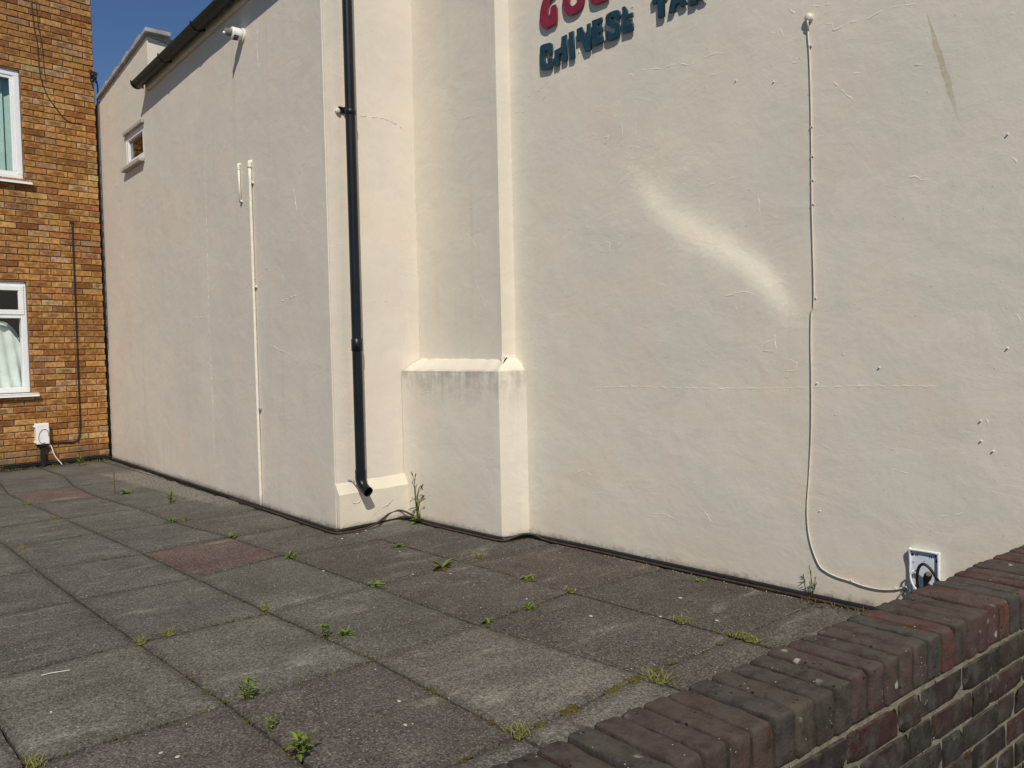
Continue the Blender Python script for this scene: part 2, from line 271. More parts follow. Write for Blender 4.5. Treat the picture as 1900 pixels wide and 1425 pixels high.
TEAL = {'C':[(-3.775,3.116),(-3.768,3.128),(-3.75,3.134),(-3.688,3.128),(-3.67,3.12),(-3.663,3.107),(-3.665,3.047),(-3.701,3.05),(-3.702,3.087),(-3.73,3.09),(-3.73,3.012),(-3.704,3.004),(-3.701,3.037),(-3.663,3.033),(-3.663,2.98),(-3.674,2.966),(-3.76,2.975),(-3.774,2.989)],'H':[(-3.647,3.067),(-3.627,3.069),(-3.589,3.073),(-3.584,3.132),(-3.542,3.135),(-3.539,2.979),(-3.579,2.98),(-3.58,3.034),(-3.604,3.035),(-3.603,2.97),(-3.644,2.971)],'I':[(-3.523,3.14),(-3.484,3.14),(-3.476,2.976),(-3.515,2.978)],'N':[(-3.457,3.14),(-3.417,3.144),(-3.377,3.07),(-3.374,3.144),(-3.348,3.145),(-3.346,2.989),(-3.39,2.989),(-3.426,3.07),(-3.454,3.067)],'E':[(-3.334,3.153),(-3.255,3.15),(-3.254,3.124),(-3.29,3.121),(-3.289,3.096),(-3.251,3.094),(-3.25,3.068),(-3.287,3.07),(-3.286,3.039),(-3.249,3.039),(-3.248,3.006),(-3.327,3.004)],'S':[(-3.229,3.135),(-3.221,3.151),(-3.202,3.158),(-3.153,3.158),(-3.127,3.15),(-3.118,3.138),(-3.119,3.099),(-3.154,3.102),(-3.157,3.123),(-3.187,3.126),(-3.185,3.106),(-3.139,3.086),(-3.121,3.07),(-3.119,3.022),(-3.132,3.003),(-3.189,2.999),(-3.22,3.003),(-3.231,3.02),(-3.231,3.06),(-3.195,3.056),(-3.193,3.033),(-3.159,3.034),(-3.157,3.059),(-3.206,3.082),(-3.226,3.102)],'F':[(-3.103,3.157),(-3.083,3.158),(-3.064,3.129),(-3.061,3.106),(-3.027,3.107),(-3.026,3.081),(-3.062,3.082),(-3.061,3.048),(-3.025,3.047),(-3.024,3.006),(-3.097,3.011)],'T':[(-2.889,3.161),(-2.777,3.158),(-2.776,3.128),(-2.808,3.128),(-2.807,3.016),(-2.85,3.019),(-2.853,3.124),(-2.858,3.103),(-2.887,3.104)],'A':[(-2.756,3.12),(-2.69,3.118),(-2.66,3.034),(-2.698,3.03),(-2.707,3.058),(-2.732,3.054),(-2.744,3.023),(-2.778,3.024)],'K':[(-2.642,3.116),(-2.611,3.114),(-2.606,3.06),(-2.577,3.111),(-2.544,3.108),(-2.573,3.065),(-2.536,3.026),(-2.572,3.024),(-2.598,3.049),(-2.599,3.02),(-2.642,3.018)]}
RED_L = {'G':[(-3.771,3.301),(-3.766,3.339),(-3.751,3.381),(-3.723,3.424),(-3.675,3.444),(-3.617,3.441),(-3.616,3.402),(-3.65,3.397),(-3.674,3.382),(-3.692,3.349),(-3.697,3.314),(-3.688,3.289),(-3.676,3.298),(-3.678,3.321),(-3.666,3.346),(-3.618,3.341),(-3.617,3.237),(-3.632,3.222),(-3.667,3.228),(-3.691,3.216),(-3.728,3.223),(-3.759,3.247)],'L':[(-3.352,3.397),(-3.284,3.389),(-3.283,3.274),(-3.202,3.267),(-3.198,3.232),(-3.246,3.235),(-3.288,3.235),(-3.323,3.244),(-3.343,3.262)]}
O_OUT = [(-3.568,3.322),(-3.569,3.361),(-3.555,3.402),(-3.518,3.428),(-3.465,3.429),(-3.412,3.401),(-3.387,3.359),(-3.385,3.308),(-3.403,3.266),(-3.425,3.244),(-3.474,3.233),(-3.523,3.24),(-3.554,3.27)]
O_IN = [(-3.512,3.317),(-3.508,3.354),(-3.488,3.383),(-3.457,3.382),(-3.438,3.35),(-3.441,3.313),(-3.459,3.289),(-3.488,3.285),(-3.507,3.3)]
CRACK_L = [[(-7.336,3.131),(-7.337,2.727),(-7.346,2.107),(-7.373,1.434),(-7.354,0.949),(-7.352,0.559),(-7.349,0.315)],[(-6.602,1.746),(-6.336,1.836),(-6.013,1.926)],[(-7.99,1.504),(-7.754,1.596),(-7.398,1.59)],[(-5.403,2.564),(-5.545,2.435),(-5.497,2.234)],[(-6.482,2.066),(-6.318,2.04)],[(-8.387,0.117),(-8.13,0.248)],[(-5.839,1.634),(-5.467,1.67)],[(-6.063,1.312),(-5.68,1.225)],[(-6.085,3.797),(-6.12,3.624),(-6.095,3.432)],[(-5.511,3.502),(-5.434,3.592),(-5.284,3.637)]]
BASE = [(-10.761,3.14),(-9.918,3.046),(-8.583,2.941),(-7.025,2.854),(-6.543,2.881),(-6.063,2.886),(-5.474,2.852),(-5.173,2.858),(-4.973,2.857),(-4.971,2.995),(-5.026,3.207),(-5.086,3.432),(-5.01,3.5),(-4.678,3.426),(-4.27,3.434),(-4.006,3.466),(-3.988,3.566),(-4.003,3.744),(-3.855,3.73),(-3.399,3.697),(-2.948,3.653),(-2.57,3.631),(-2.257,3.644),(-1.978,3.663),(-1.718,3.666)]
WEED = {'corner':(-4.831,3.458),'dock':(-3.738,2.813),'a':(-4.369,2.931),'b':(-4.636,2.326),'c':(-3.714,2.359),'d':(-3.199,1.767),'d2':(-3.166,1.838),'e':(-2.821,1.231),'f':(-2.531,1.183),'g':(-2.282,1.164),'h':(-3.225,2.994),'i':(-2.865,2.656),'j':(-2.842,2.384),'grassA':(-1.883,2.391),'grassB':(-1.932,3.0),'grassB2':(-1.871,2.996),'dry':(-2.225,2.985),'grassC':(-3.789,3.118),'wall':(-1.951,3.726),'orange':(-1.763,3.645),'tiny':(-2.549,3.595),'mossA':(-1.933,1.734),'far':(-7.145,2.512),'far2':(-7.922,2.396),'house':(-10.505,2.681),'stalk':(-8.037,2.333),'k':(-5.461,2.321),'l':(-6.313,2.222),'l2':(-6.269,2.314),'m':(-3.713,1.16),'m2':(-3.732,1.283),'n':(-6.168,1.205),'o':(-7.155,1.626),'q':(-2.826,0.555),'r':(-3.776,1.753),'s':(-6.319,1.126),'t':(-4.629,2.351),'u':(-2.901,2.989),'v':(-8.041,1.626)}
CHALK = [(-3.604,0.75),(-3.601,0.791),(-3.583,0.848)]
SPECK = [(-3.206,0.694),(-4.25,2.869),(-2.566,2.769),(-3.76,2.62),(-3.616,2.772),(-2.442,3.278),(-2.334,2.983),(-2.122,3.116),(-2.417,1.611),(-2.247,1.52),(-2.971,2.745),(-4.19,2.307),(-4.935,3.051),(-4.888,2.957),(-4.834,2.809),(-2.562,0.894),(-2.625,0.865)]
NODE = {(0,0):(-6.291,1.151),(0,1):(-5.476,1.142),(0,2):(-4.634,1.142),(0,3):(-3.729,1.148),(0,4):(-2.828,1.167),(1,-1):(-7.087,1.679),(1,0):(-6.318,1.705),(1,1):(-5.435,1.729),(1,2):(-4.602,1.732),(1,3):(-3.712,1.75),(1,4):(-2.824,1.766),(1,5):(-1.935,1.737),(2,-1):(-7.106,2.239),(2,0):(-6.278,2.227),(2,1):(-5.49,2.316),(2,2):(-4.719,2.322),(2,3):(-3.731,2.343),(2,4):(-2.86,2.335),(2,5):(-1.965,2.409),(3,4):(-2.905,2.985),(3,5):(-1.94,2.992),(3,3):(-3.742,2.989),(-1,4):(-2.837,0.539),(1,-2):(-8.026,1.655),(2,-2):(-7.96,2.179),(1,-3):(-8.844,1.642),(2,-3):(-8.82,2.19)}
K_CABLE = [(2.773,2.837),(2.771,2.488),(2.772,2.044),(2.77,1.406),(2.768,0.894),(2.768,0.508),(2.751,0.329),(2.701,0.263),(2.594,0.267),(2.409,0.266)]
K_BASE = [(1.915,0.054),(2.131,0.059),(2.326,0.056),(2.469,0.046),(2.645,0.051),(2.826,0.064),(2.98,0.06),(3.105,0.033)]
K_THIN = [(2.437,5.333),(2.453,5.036),(2.48,4.861),(2.491,4.59),(2.508,4.441),(2.569,4.27),(2.656,4.152),(2.733,4.055),(2.814,4.02),(2.922,4.028)]
K_THIN2 = [(3.044,4.814),(3.048,4.765),(3.081,4.658),(3.114,4.576)]
K_WIRE = [(2.404,0.286),(2.43,0.233),(2.455,0.123),(2.52,0.015)]
K_BRN = [(2.993,4.751),(3.067,4.629),(2.991,4.548)]
# ------------------------------------------------------------------ mesh helpers
BASE = {}
class MB:
    def __init__(s): s.v = []; s.f = []; s.c = []; s.l = []
    def add(s, vs, fs, col=(1, 1, 1), luv=None):
        o = len(s.v); s.v += [Vector(p) for p in vs]; s.f += [tuple(i + o for i in f) for f in fs]
        s.c += [col] * len(vs); s.l += luv if luv else [(0, 0, 0)] * len(vs)
    def build(s, name, mat, parent=None, base=None, smooth=False, bevel=0, sub=0):
        b = BASE[parent.name] if parent else Vector(base or (0, 0, 0))
        me = bpy.data.meshes.new(name); me.from_pydata([p - b for p in s.v], [], s.f); me.update()
        a = me.attributes.new('tint', 'FLOAT_COLOR', 'POINT'); a.data.foreach_set('color', [x for c in s.c for x in (*c[:3], 1.0)])
        a = me.attributes.new('luv', 'FLOAT_VECTOR', 'POINT'); a.data.foreach_set('vector', [x for c in s.l for x in c])
        me.materials.append(M[mat] if isinstance(mat, str) else mat)
        if smooth: me.polygons.foreach_set('use_smooth', [True] * len(me.polygons))
        o = bpy.data.objects.new(name, me); COL.objects.link(o); BASE[o.name] = b
        if parent: o.parent = parent
        else: o.location = b
        if bevel:
            md = o.modifiers.new('bevel', 'BEVEL'); md.width = bevel; md.segments = 2; md.limit_method = 'ANGLE'
        if sub:
            md = o.modifiers.new('sub', 'SUBSURF'); md.levels = md.render_levels = sub
        return o

def tag(o, label=None, cat=None, group=None, kind=None):
    if label: o['label'] = label
    if cat: o['category'] = cat
    if group: o['group'] = group
    if kind: o['kind'] = kind
    return o
def thing(name, loc, label, cat, group=None):
    o = bpy.data.objects.new(name, None); COL.objects.link(o); o.location = loc; o.empty_display_size = .1
    BASE[o.name] = Vector(loc); return tag(o, label, cat, group)

def obox(mb, O, ex, ey, ez, u, v, w_, col=(1, 1, 1)):
    O = Vector(O); P = [O + ex * a + ey * b + ez * c for c in w_ for b in v for a in u]
    mb.add(P, [(0, 2, 3, 1), (4, 5, 7, 6), (0, 1, 5, 4), (2, 6, 7, 3), (0, 4, 6, 2), (1, 3, 7, 5)], col)
X, Y, Z = Vector((1, 0, 0)), Vector((0, 1, 0)), Vector((0, 0, 1))
def abox(mb, a, b, col=(1, 1, 1)):
    obox(mb, (0, 0, 0), X, Y, Z, (a[0], b[0]), (a[1], b[1]), (a[2], b[2]), col)

def smooth_path(pts, n=4):
    pts = [Vector(p) for p in pts]; out = []
    for i in range(len(pts) - 1):
        p0 = pts[max(0, i - 1)]; p1 = pts[i]; p2 = pts[i + 1]; p3 = pts[min(len(pts) - 1, i + 2)]
        for k in range(n):
            t = k / n
            out.append(.5 * ((2 * p1) + (p2 - p0) * t + (2 * p0 - 5 * p1 + 4 * p2 - p3) * t * t + (3 * p1 - p0 - 3 * p2 + p3) * t ** 3))
    return out + [pts[-1]]
def tube(mb, pts, r, n=10, caps=True, col=(1, 1, 1)):
    pts = [Vector(p) for p in pts]; rs = r if isinstance(r, (list, tuple)) else [r] * len(pts)
    t0 = (pts[1] - pts[0]).normalized(); up = Z if abs(t0.z) < .9 else X
    a = t0.cross(up).normalized(); vs = []; fs = []
    for i, p in enumerate(pts):
        t = (pts[min(i + 1, len(pts) - 1)] - pts[max(i - 1, 0)]).normalized()
        a = (a - t * a.dot(t)).normalized(); b = t.cross(a)
        for k in range(n):
            an = 2 * math.pi * k / n; vs.append(p + (a * math.cos(an) + b * math.sin(an)) * rs[i])
    for i in range(len(pts) - 1):
        for k in range(n):
            fs.append((i * n + k, i * n + (k + 1) % n, (i + 1) * n + (k + 1) % n, (i + 1) * n + k))
    if caps: fs += [tuple(range(n))[::-1], tuple((len(pts) - 1) * n + k for k in range(n))]
    mb.add(vs, fs, col)
def lathe(mb, O, ax, prof, n=24):
    """prof: (distance along axis, radius)"""
    tube(mb, [Vector(O) + ax * d for d, r in prof], [max(r, .0004) for d, r in prof], n)
def blob(mb, c, rx, ry, rz, seed=0, nu=7, nv=5, jit=.25, col=(1, 1, 1)):
    vs = []; fs = []
    for j in range(nv):
        th = math.pi * j / (nv - 1)
        for i in range(nu):
            ph = 2 * math.pi * i / nu; d = Vector((math.sin(th) * math.cos(ph), math.sin(th) * math.sin(ph), math.cos(th)))
            k = 1 + jit * noise.noise(d * 1.7 + Vector((seed * 3.1, seed, 0)))
            vs.append(Vector(c) + Vector((d.x * rx, d.y * ry, d.z * rz)) * k)
    for j in range(nv - 1):
        for i in range(nu):
            fs.append((j * nu + i, j * nu + (i + 1) % nu, (j + 1) * nu + (i + 1) % nu, (j + 1) * nu + i)[::-1])
    mb.add(vs, fs, col)

def lump(p):
    p = Vector(p)
    return .0038 * noise.noise(p * 1.1) + .0016 * noise.noise(p * 4.3 + Vector((5, 1, 2))) + .0006 * noise.noise(p * 14)
def lin(a, b, step, extra=()):
    n = max(1, round((b - a) / step)); s = sorted(set([a + (b - a) * i / n for i in range(n + 1)] + [e for e in extra if a < e < b]))
    return [q for i, q in enumerate(s) if i == 0 or q - s[i - 1] > 1e-5]
def panel(mb, O, eu, ev, us, vs, nrm, hole=None, amp=1.0, fade=.05, topf=None):
    """a plastered face as a fine lumpy grid; topf(u) gives a sloping top edge"""
    O = Vector(O); n = len(us); P = []
    for v in vs:
        for u in us:
            vv = v if topf is None else v * topf(u) / vs[-1]
            p = O + eu * u + ev * vv
            e = min(u - us[0], us[-1] - u, (topf(u) if topf else vs[-1]) - vv)
            if hole: 
                hx = max(hole[0] - u, u - hole[1], hole[2] - vv, vv - hole[3]); e = min(e, abs(hx)) if hx > -1e-6 else 0
            k = max(0, min(1, e / fade))
            P.append(p + nrm * lump(p) * amp * k)
    F = []
    for j in range(len(vs) - 1):
        for i in range(n - 1):
            if hole and us[i] >= hole[0] - 1e-6 and us[i + 1] <= hole[1] + 1e-6 and vs[j] >= hole[2] - 1e-6 and vs[j + 1] <= hole[3] + 1e-6: continue
            F.append((j * n + i, j * n + i + 1, (j + 1) * n + i + 1, (j + 1) * n + i))
    fl = eu.cross(ev).dot(nrm) < 0
    mb.add(P, [f[::-1] for f in F] if fl else F)
def ridge(mb, pts, nrm, wd=.005, ht=.0022, rn=None):
    """raised lip of cracked or flaking paint on a wall face"""
    rn = rn or rnd; pts = [Vector(p) for p in pts]; q = []
    for a, b in zip(pts, pts[1:]):
        n = max(2, int((b - a).length / .012))
        for i in range(n): 
            q.append(a.lerp(b, i / n) + Vector((rn.uniform(-1, 1), 0, rn.uniform(-1, 1))) * .0035)
    q.append(pts[-1]); vs = []; fs = []
    run = rn.random() * 9
    for i, p in enumerate(q):
        t = (q[min(i + 1, len(q) - 1)] - q[max(i - 1, 0)]).normalized(); s = nrm.cross(t).normalized()
        e = min(1, i / 2, (len(q) - 1 - i) / 2) * max(0.05, .55 + 1.1 * noise.noise(Vector((run, i * .35, 0))))
        wv = wd * (.5 + .5 * e); b0 = nrm * (lump(p) * 1.0 - .0006)
        vs += [p + s * wv + b0, p + nrm * ht * e + s * wv * .15 + b0 + nrm * .0004, p - s * wv + b0]
    for i in range(len(q) - 1):
        a = i * 3; fs += [(a, a + 1, a + 4, a + 3), (a + 1, a + 2, a + 5, a + 4)]
    mb.add(vs, fs)

def vary(c, k, rn=None):
    rn = rn or rnd; g = 1 + rn.uniform(-k, k); return tuple(max(0, x * g * (1 + rn.uniform(-k, k) * .35)) for x in c)

def letter(name, pts, O, depth, mat, parent, rounds=0, hole=None, y0=3.72, stand=.012):
    """polygon in (x, z) on the main wall, a solid letter of real depth held off the wall"""
    def rd(L):
        for _ in range(rounds):
            q = []
            for a, b in zip(L, L[1:] + L[:1]):
                q += [(a[0] * .75 + b[0] * .25, a[1] * .75 + b[1] * .25), (a[0] * .25 + b[0] * .75, a[1] * .25 + b[1] * .75)]
            L = q
        return L
    b = BASE[parent.name]
    cu = bpy.data.curves.new(name, 'CURVE'); cu.dimensions = '2D'; cu.fill_mode = 'BOTH'; cu.extrude = depth / 2 - .0015; cu.bevel_depth = .0015; cu.offset = -.0015
    for L in [rd(pts)] + ([rd(hole)] if hole else []):
        sp = cu.splines.new('POLY'); sp.points.add(len(L) - 1); sp.use_cyclic_u = True
        for i, (x, z) in enumerate(L): sp.points[i].co = (x, z, 0, 1)
    tmp = bpy.data.objects.new('tmp', cu); COL.objects.link(tmp)
    dg = bpy.context.evaluated_depsgraph_get(); me = bpy.data.meshes.new_from_object(tmp.evaluated_get(dg))
    COL.objects.unlink(tmp); bpy.data.objects.remove(tmp)
    me.name = name
    yc = y0 - stand - depth / 2
    for v in me.vertices: v.co = Vector((v.co.x, yc - v.co.z, v.co.y)) - b
    me.materials.clear(); me.materials.append(M[mat])
    o = bpy.data.objects.new(name, me); COL.objects.link(o); o.parent = parent; BASE[o.name] = b
    return o

# ================================================================== THE SETTING
# ---- ground under everything
mb = MB(); mb.add([(-30, -25, -.16), (25, -25, -.16), (25, 25, -.16), (-30, 25, -.16)], [(0, 1, 2, 3)])
tag(mb.build('ground', 'asphalt'), kind='structure')
mb = MB(); mb.add([(-12, -6, -.014), (-.8, -6, -.014), (-.7, 3.8, -.014), (-12, 3.8, -.014)], [(0, 1, 2, 3)])
mb.add([(-12, -6, -.16), (-.8, -6, -.16), (-.8, -6, -.014), (-12, -6, -.014)], [(0, 1, 2, 3)])
tag(mb.build('joint_bed', 'soil'), kind='structure')

# ---- paving slabs, laid a little unevenly
XS = {-5: -10.6, -4: -9.71, -3: -8.83, -2: -7.99, -1: -7.10, 0: -6.29, 1: -5.46, 2: -4.65, 3: -3.725, 4: -2.83, 5: -1.94, 6: -1.05, 7: -.62}
YS = {-8: -3.6, -7: -3.02, -6: -2.43, -5: -1.84, -4: -1.25, -3: -.66, -2: -.05, -1: .54, 0: 1.15, 1: 1.73, 2: 2.32, 3: 2.985, 4: 3.74}
def node(j, i): return Vector((*NODE.get((j, i), (XS[i], YS[j])), 0))
RED = {(1, 1): (.125, .082, .073), (1, -3): (.14, .095, .084)}
TINT = {(3, 3): (.115, .092, .078), (2, 3): (.118, .106, .094), (2, 4): (.118, .104, .093), (3, 4): (.108, .097, .084), (3, 2): (.11, .10, .087), (2, 2): (.118, .107, .094), (2, 1): (.13, .12, .10), (2, 0): (.14, .13, .108), (0, 4): (.142, .128, .115),
        (-1, 4): (.142, .128, .115), (1, 5): (.18, .17, .15), (2, 5): (.115, .105, .09), (0, 3): (.18, .17, .143), (1, 4): (.195, .185, .158), (3, 5): (.12, .11, .095), (-1, 3): (.195, .185, .158), (1, 3): (.150, .138, .118)}
mb = MB(); rs = random.Random(3)
for j in range(-8, 4):
    for i in range(-6, 7):
        if i == -6: c4 = [Vector((-11.4, node(j, -5).y, 0)), node(j, -5), node(j + 1, -5), Vector((-11.4, node(j + 1, -5).y, 0))]
        else: c4 = [node(j, i), node(j, i + 1), node(j + 1, i + 1), node(j + 1, i)]
        g = .0055; cen = sum(c4, Vector()) / 4
        t = RED.get((j, i)) or vary(tuple(q * .79 for q in TINT.get((j, i), (.152, .147, .130))), .04, rs)
        hz = [rs.uniform(-.0035, .0035) for _ in range(4)]; nu, nv = 22, 16
        vs, lu = [], []
        for b in range(nv + 1):
            for a in range(nu + 1):
                s, q = a / nu, b / nv
                p = c4[0] * (1 - s) * (1 - q) + c4[1] * s * (1 - q) + c4[2] * s * q + c4[3] * (1 - s) * q
                z = hz[0] * (1 - s) * (1 - q) + hz[1] * s * (1 - q) + hz[2] * s * q + hz[3] * (1 - s) * q
                dx = (g if a == 0 else -g if a == nu else 0); dy = (g if b == 0 else -g if b == nv else 0)
                ed = a in (0, nu) or b in (0, nv)
                p = p + Vector((dx, dy, 0))
                if ed:
                    k = noise.noise(p * 9 + Vector((i, j, 0)) * 3) * .004 + noise.noise(p * 31) * .003
                    if a in (0, nu): p.x += k
                    if b in (0, nv): p.y += k
                z += noise.noise(p * 2.5) * .0018 + noise.noise(p * 12) * .0006 - (.004 if ed else 0)
                vs.append(Vector((p.x, p.y, z))); lu.append((2 * s - 1, 2 * q - 1, 0))
        n = nu + 1; fs = [(b * n + a, b * n + a + 1, (b + 1) * n + a + 1, (b + 1) * n + a) for b in range(nv) for a in range(nu)]
        rim = [a for a in range(n)] + [b * n + nu for b in range(1, nv + 1)] + [nv * n + a for a in range(nu - 1, -1, -1)] + [b * n for b in range(nv - 1, 0, -1)]
        o = len(vs); vs += [Vector((vs[r].x, vs[r].y, -.03)) for r in rim]; lu += [lu[r] for r in rim]
        fs += [(rim[k], o + k, o + (k + 1) % len(rim), rim[(k + 1) % len(rim)]) for k in range(len(rim))]
        mb.add(vs, fs, t, lu)
tag(mb.build('paving', 'slab'), kind='structure')

# ---- dirt gathered in the angle between wall and paving
def dirt_strip(pts, wd, name):
    mb = MB(); q = []
    for a, b in zip(pts, pts[1:]):
        a, b = Vector((*a, 0)), Vector((*b, 0)); n = max(2, int((b - a).length / .03)); q += [a.lerp(b, i / n) for i in range(n)]
    q.append(Vector((*pts[-1], 0))); vs, fs = [], []
    for i, p in enumerate(q):
        t = (q[min(i + 1, len(q) - 1)] - q[max(0, i - 1)]).normalized(); s = Vector((t.y, -t.x, 0))
        wv = wd * (1 + .7 * noise.noise(p * 5) + .4 * noise.noise(p * 17)); h = .006 + .006 * abs(noise.noise(p * 11))
        vs += [p - s * .03 + Z * (.022 + h), p + s * wv * .35 + Z * (h + .009), p + s * wv + Z * .001]
    for i in range(len(q) - 1):
        a = i * 3; fs += [(a, a + 1, a + 4, a + 3), (a + 1, a + 2, a + 5, a + 4)]
    mb.add(vs, fs); return tag(mb.build(name, 'dark_soil', smooth=True), kind='structure')
L0, L1 = Vector((-10.837, 3.143, 0)), Vector((-5.04, 2.887, 0))
LD = (L1 - L0).normalized(); LN = Vector((LD.y, -LD.x, 0))          # along the side wall, and out of it
if LN.y > 0: LN = -LN
B0, B1 = Vector((-5.083, 3.49, 0)), Vector((-4.02, 3.508, 0))
dirt_strip([(-10.75, 3.14), (L1.x, L1.y)], .05, 'soil')
dirt_strip([(L1.x, L1.y), (-5.083, 3.49), (-4.02, 3.508), (-3.985, 3.72)], .035, 'soil')
dirt_strip([(-3.985, 3.72), (-.9, 3.72)], .045, 'soil')
dirt_strip([(-10.68, 1.0), (-10.698, 1.913), (-10.80, 3.09)], .05, 'soil')

# ================================================================== CREAM BUILDING
bld = thing('rendered_building', (-4.5, 3.72, 0), 'cream painted rendered building with a lower gabled side wing and a stepped buttress', 'building')
# main wall (right of the buttress)
mb = MB()
panel(mb, (-5.2, 3.72, -.06), X, Z, lin(0, 8.2, .026), lin(0, 5.4, .028), -Y)
for c in CRACK_R: ridge(mb, [(x, 3.72, z) for x, z in c], -Y, .0065, .0030)
rp = random.Random(5)
for _ in range(90):                                                # knobs and drips in the paint
    x, z = rp.uniform(-3.9, -.9), rp.uniform(.25, 3.4); s = rp.uniform(.0008, .0026)
    p = Vector((x, 3.72, z)); blob(mb, p - Y * lump(p), s * rp.uniform(1, 2), s * .9, s, rp.random() * 99, 6, 5)
abox(mb, (-5.2, 3.78, -.06), (3, 9, 5.34))
mb.build('wall', 'cream_r', bld, smooth=True)
# buttress: wide lower part with a sloped, worn cap, narrower shallow pilaster above
mb = MB(); bd = (B1 - B0).normalized(); bn = Vector((bd.y, -bd.x, 0))
if bn.y > 0: bn = -bn
panel(mb, B0 - Z * .05, bd, Z, lin(0, (B1 - B0).length, .03), lin(0, 1.145, .03), bn, fade=.02)
rd_ = Vector((.035, .212, 0)).normalized(); rn_ = Vector((rd_.y, -rd_.x, 0))
panel(mb, B1 - Z * .05, rd_, Z, lin(0, .25, .03), lin(0, 1.145, .03), rn_, fade=.02)
U0, U1 = Vector((-5.10, 3.672, 0)), Vector((-4.085, 3.6, 0)); ud = (U1 - U0).normalized(); un = Vector((ud.y, -ud.x, 0))
panel(mb, U0 + Z * 1.14, ud, Z, lin(0, (U1 - U0).length, .03), lin(0, 4.2, .03), un, fade=.02)
panel(mb, U1 + Z * 1.14, Y, Z, lin(0, .13, .03), lin(0, 4.2, .03), X, fade=.02)
for c in ([(-4.6, 2.72), (-4.52, 2.80), (-4.40, 2.82), (-4.3, 2.80)], [(-4.42, 2.2), (-4.34, 2.21)], [(-4.47, 2.05), (-4.36, 1.96), (-4.35, 1.88)], [(-4.38, 1.72), (-4.3, 1.6), (-4.24, 1.5)], [(-4.62, 2.78), (-4.6, 2.7)]):
    ridge(mb, [U0 + ud * (x - U0.x) + Z * z for x, z in c], un, .006, .0036)
for c in ([(-4.85, .93), (-4.78, .945), (-4.72, .95)], [(-4.8, .62), (-4.74, .58), (-4.70, .6)], [(-4.3, .35), (-4.28, .33)], [(-4.45, .5), (-4.38, .47)]):
    ridge(mb, [B0 + bd * (x - B0.x) + Z * z for x, z in c], bn, .005, .0035)
# cap
cap_f = [(B0, 1.098), (B0.lerp(B1, .15), 1.096), (B0.lerp(B1, .3), 1.094), (B0.lerp(B1, .45), 1.10), (B0.lerp(B1, .6), 1.102), (B0.lerp(B1, .75), 1.104), (B0.lerp(B1, .9), 1.103), (B1, 1.088)]
nn = 40; vs, fs = [], []
for i in range(nn + 1):
    s = i / nn
    if s < .82:
        t = s / .82; f = B0.lerp(B1, t); k = U0.lerp(U1, t)
        if t > .93: k = k.lerp(Vector((-4.06, 3.62, 0)), (t - .93) / .07)
    else:
        t = (s - .82) / .18; f = B1.lerp(Vector((-3.985, 3.74, 0)), t); k = Vector((-4.07, 3.615, 0)).lerp(Vector((-4.07, 3.74, 0)), t)
    wob = noise.noise(Vector((s * 14, 1, 0))) * .006 + noise.noise(Vector((s * 40, 4, 0))) * .003
    drop = .012 * max(0, (t if s < .82 else 1 - t) - .9) * 10
    z0 = 1.094 + wob - drop; out = bn if s < .82 else rn_
    o2 = f - out * .006
    vs += [o2 + Z * (z0 - .045), f + out * .0008 + Z * (z0 - .020), f - out * .008 + Z * (z0 - .002), f.lerp(k, .5) + Z * (z0 + .05 + wob * .6), k - out * .03 + Z * (z0 + .098 + wob)]
for i in range(nn):
    for q in range(4): a = i * 5 + q; fs.append((a, a + 5, a + 6, a + 1))
mb.add(vs, fs)
# worn foot of the pilaster corner
for q_ in range(7): blob(mb, (-4.0905, 3.612 + q_ * .017, 1.172 + .006 * noise.noise(Vector((q_, 2, 2)))), .011, .016, .030 + .012 * (q_ == 0), q_, 9, 7, .4)
mb.build('buttress', 'cream_b', bld, smooth=True)

# side wing
wing_len = (Vector((-8.86, 3.056, 0)) - L1).length
SW = MB(); full = (L1 - Vector((-10.80, 3.141, 0))).length; WO = L1 - LD * full
WX = L1 - LD * (full + .9)
U = lambda x: (x + 10.80) / (L1.x + 10.80) * full                    # x on the wall -> distance along it
WIN = (U(-9.745), U(-9.085), 3.345 + .05, 3.69 + .05)
us = lin(0, full, .034, WIN[:2]); us1 = [q for q in us if q <= U(-8.86)] + [U(-8.86)]; us2 = [U(-8.86)] + [q for q in us if q > U(-8.86) + 1e-4]
top1 = lambda u: 4.36 + .05 + (u - U(-10.65)) / (U(-8.86) - U(-10.65)) * .165
vs_ = lin(0, 4.42, .034, WIN[2:])
def keep(u): return 4.42
# below the parapet the grid is straight, the sloping top course sits above it
panel(SW, WO - Z * .05, LD, Z, us1, lin(0, 4.05, .034, WIN[2:]), LN, WIN, fade=.03)
n1 = len(us1); P = []
for u in us1: P += [WO + LD * u + Z * 4.0, WO + LD * u + Z * (top1(u) - .05)]
SW.add(P, [(2 * i, 2 * i + 2, 2 * i + 3, 2 * i + 1) for i in range(n1 - 1)])
panel(SW, WO - Z * .05, LD, Z, us2, lin(0, 4.10, .034), LN, fade=.03)
for c in CRACK_L: ridge(SW, [WO + LD * U(x) + Z * z for x, z in c], LN, .008, .0045)
# window reveal
for (a, b) in (((WIN[0], WIN[2]), (WIN[1], WIN[2])), ((WIN[1], WIN[2]), (WIN[1], WIN[3])), ((WIN[1], WIN[3]), (WIN[0], WIN[3])), ((WIN[0], WIN[3]), (WIN[0], WIN[2]))):
    p = [WO + LD * a[0] + Z * (a[1] - .05), WO + LD * b[0] + Z * (b[1] - .05)]
    SW.add([p[0], p[1], p[1] - LN * .09, p[0] - LN * .09], [(0, 1, 2, 3)])
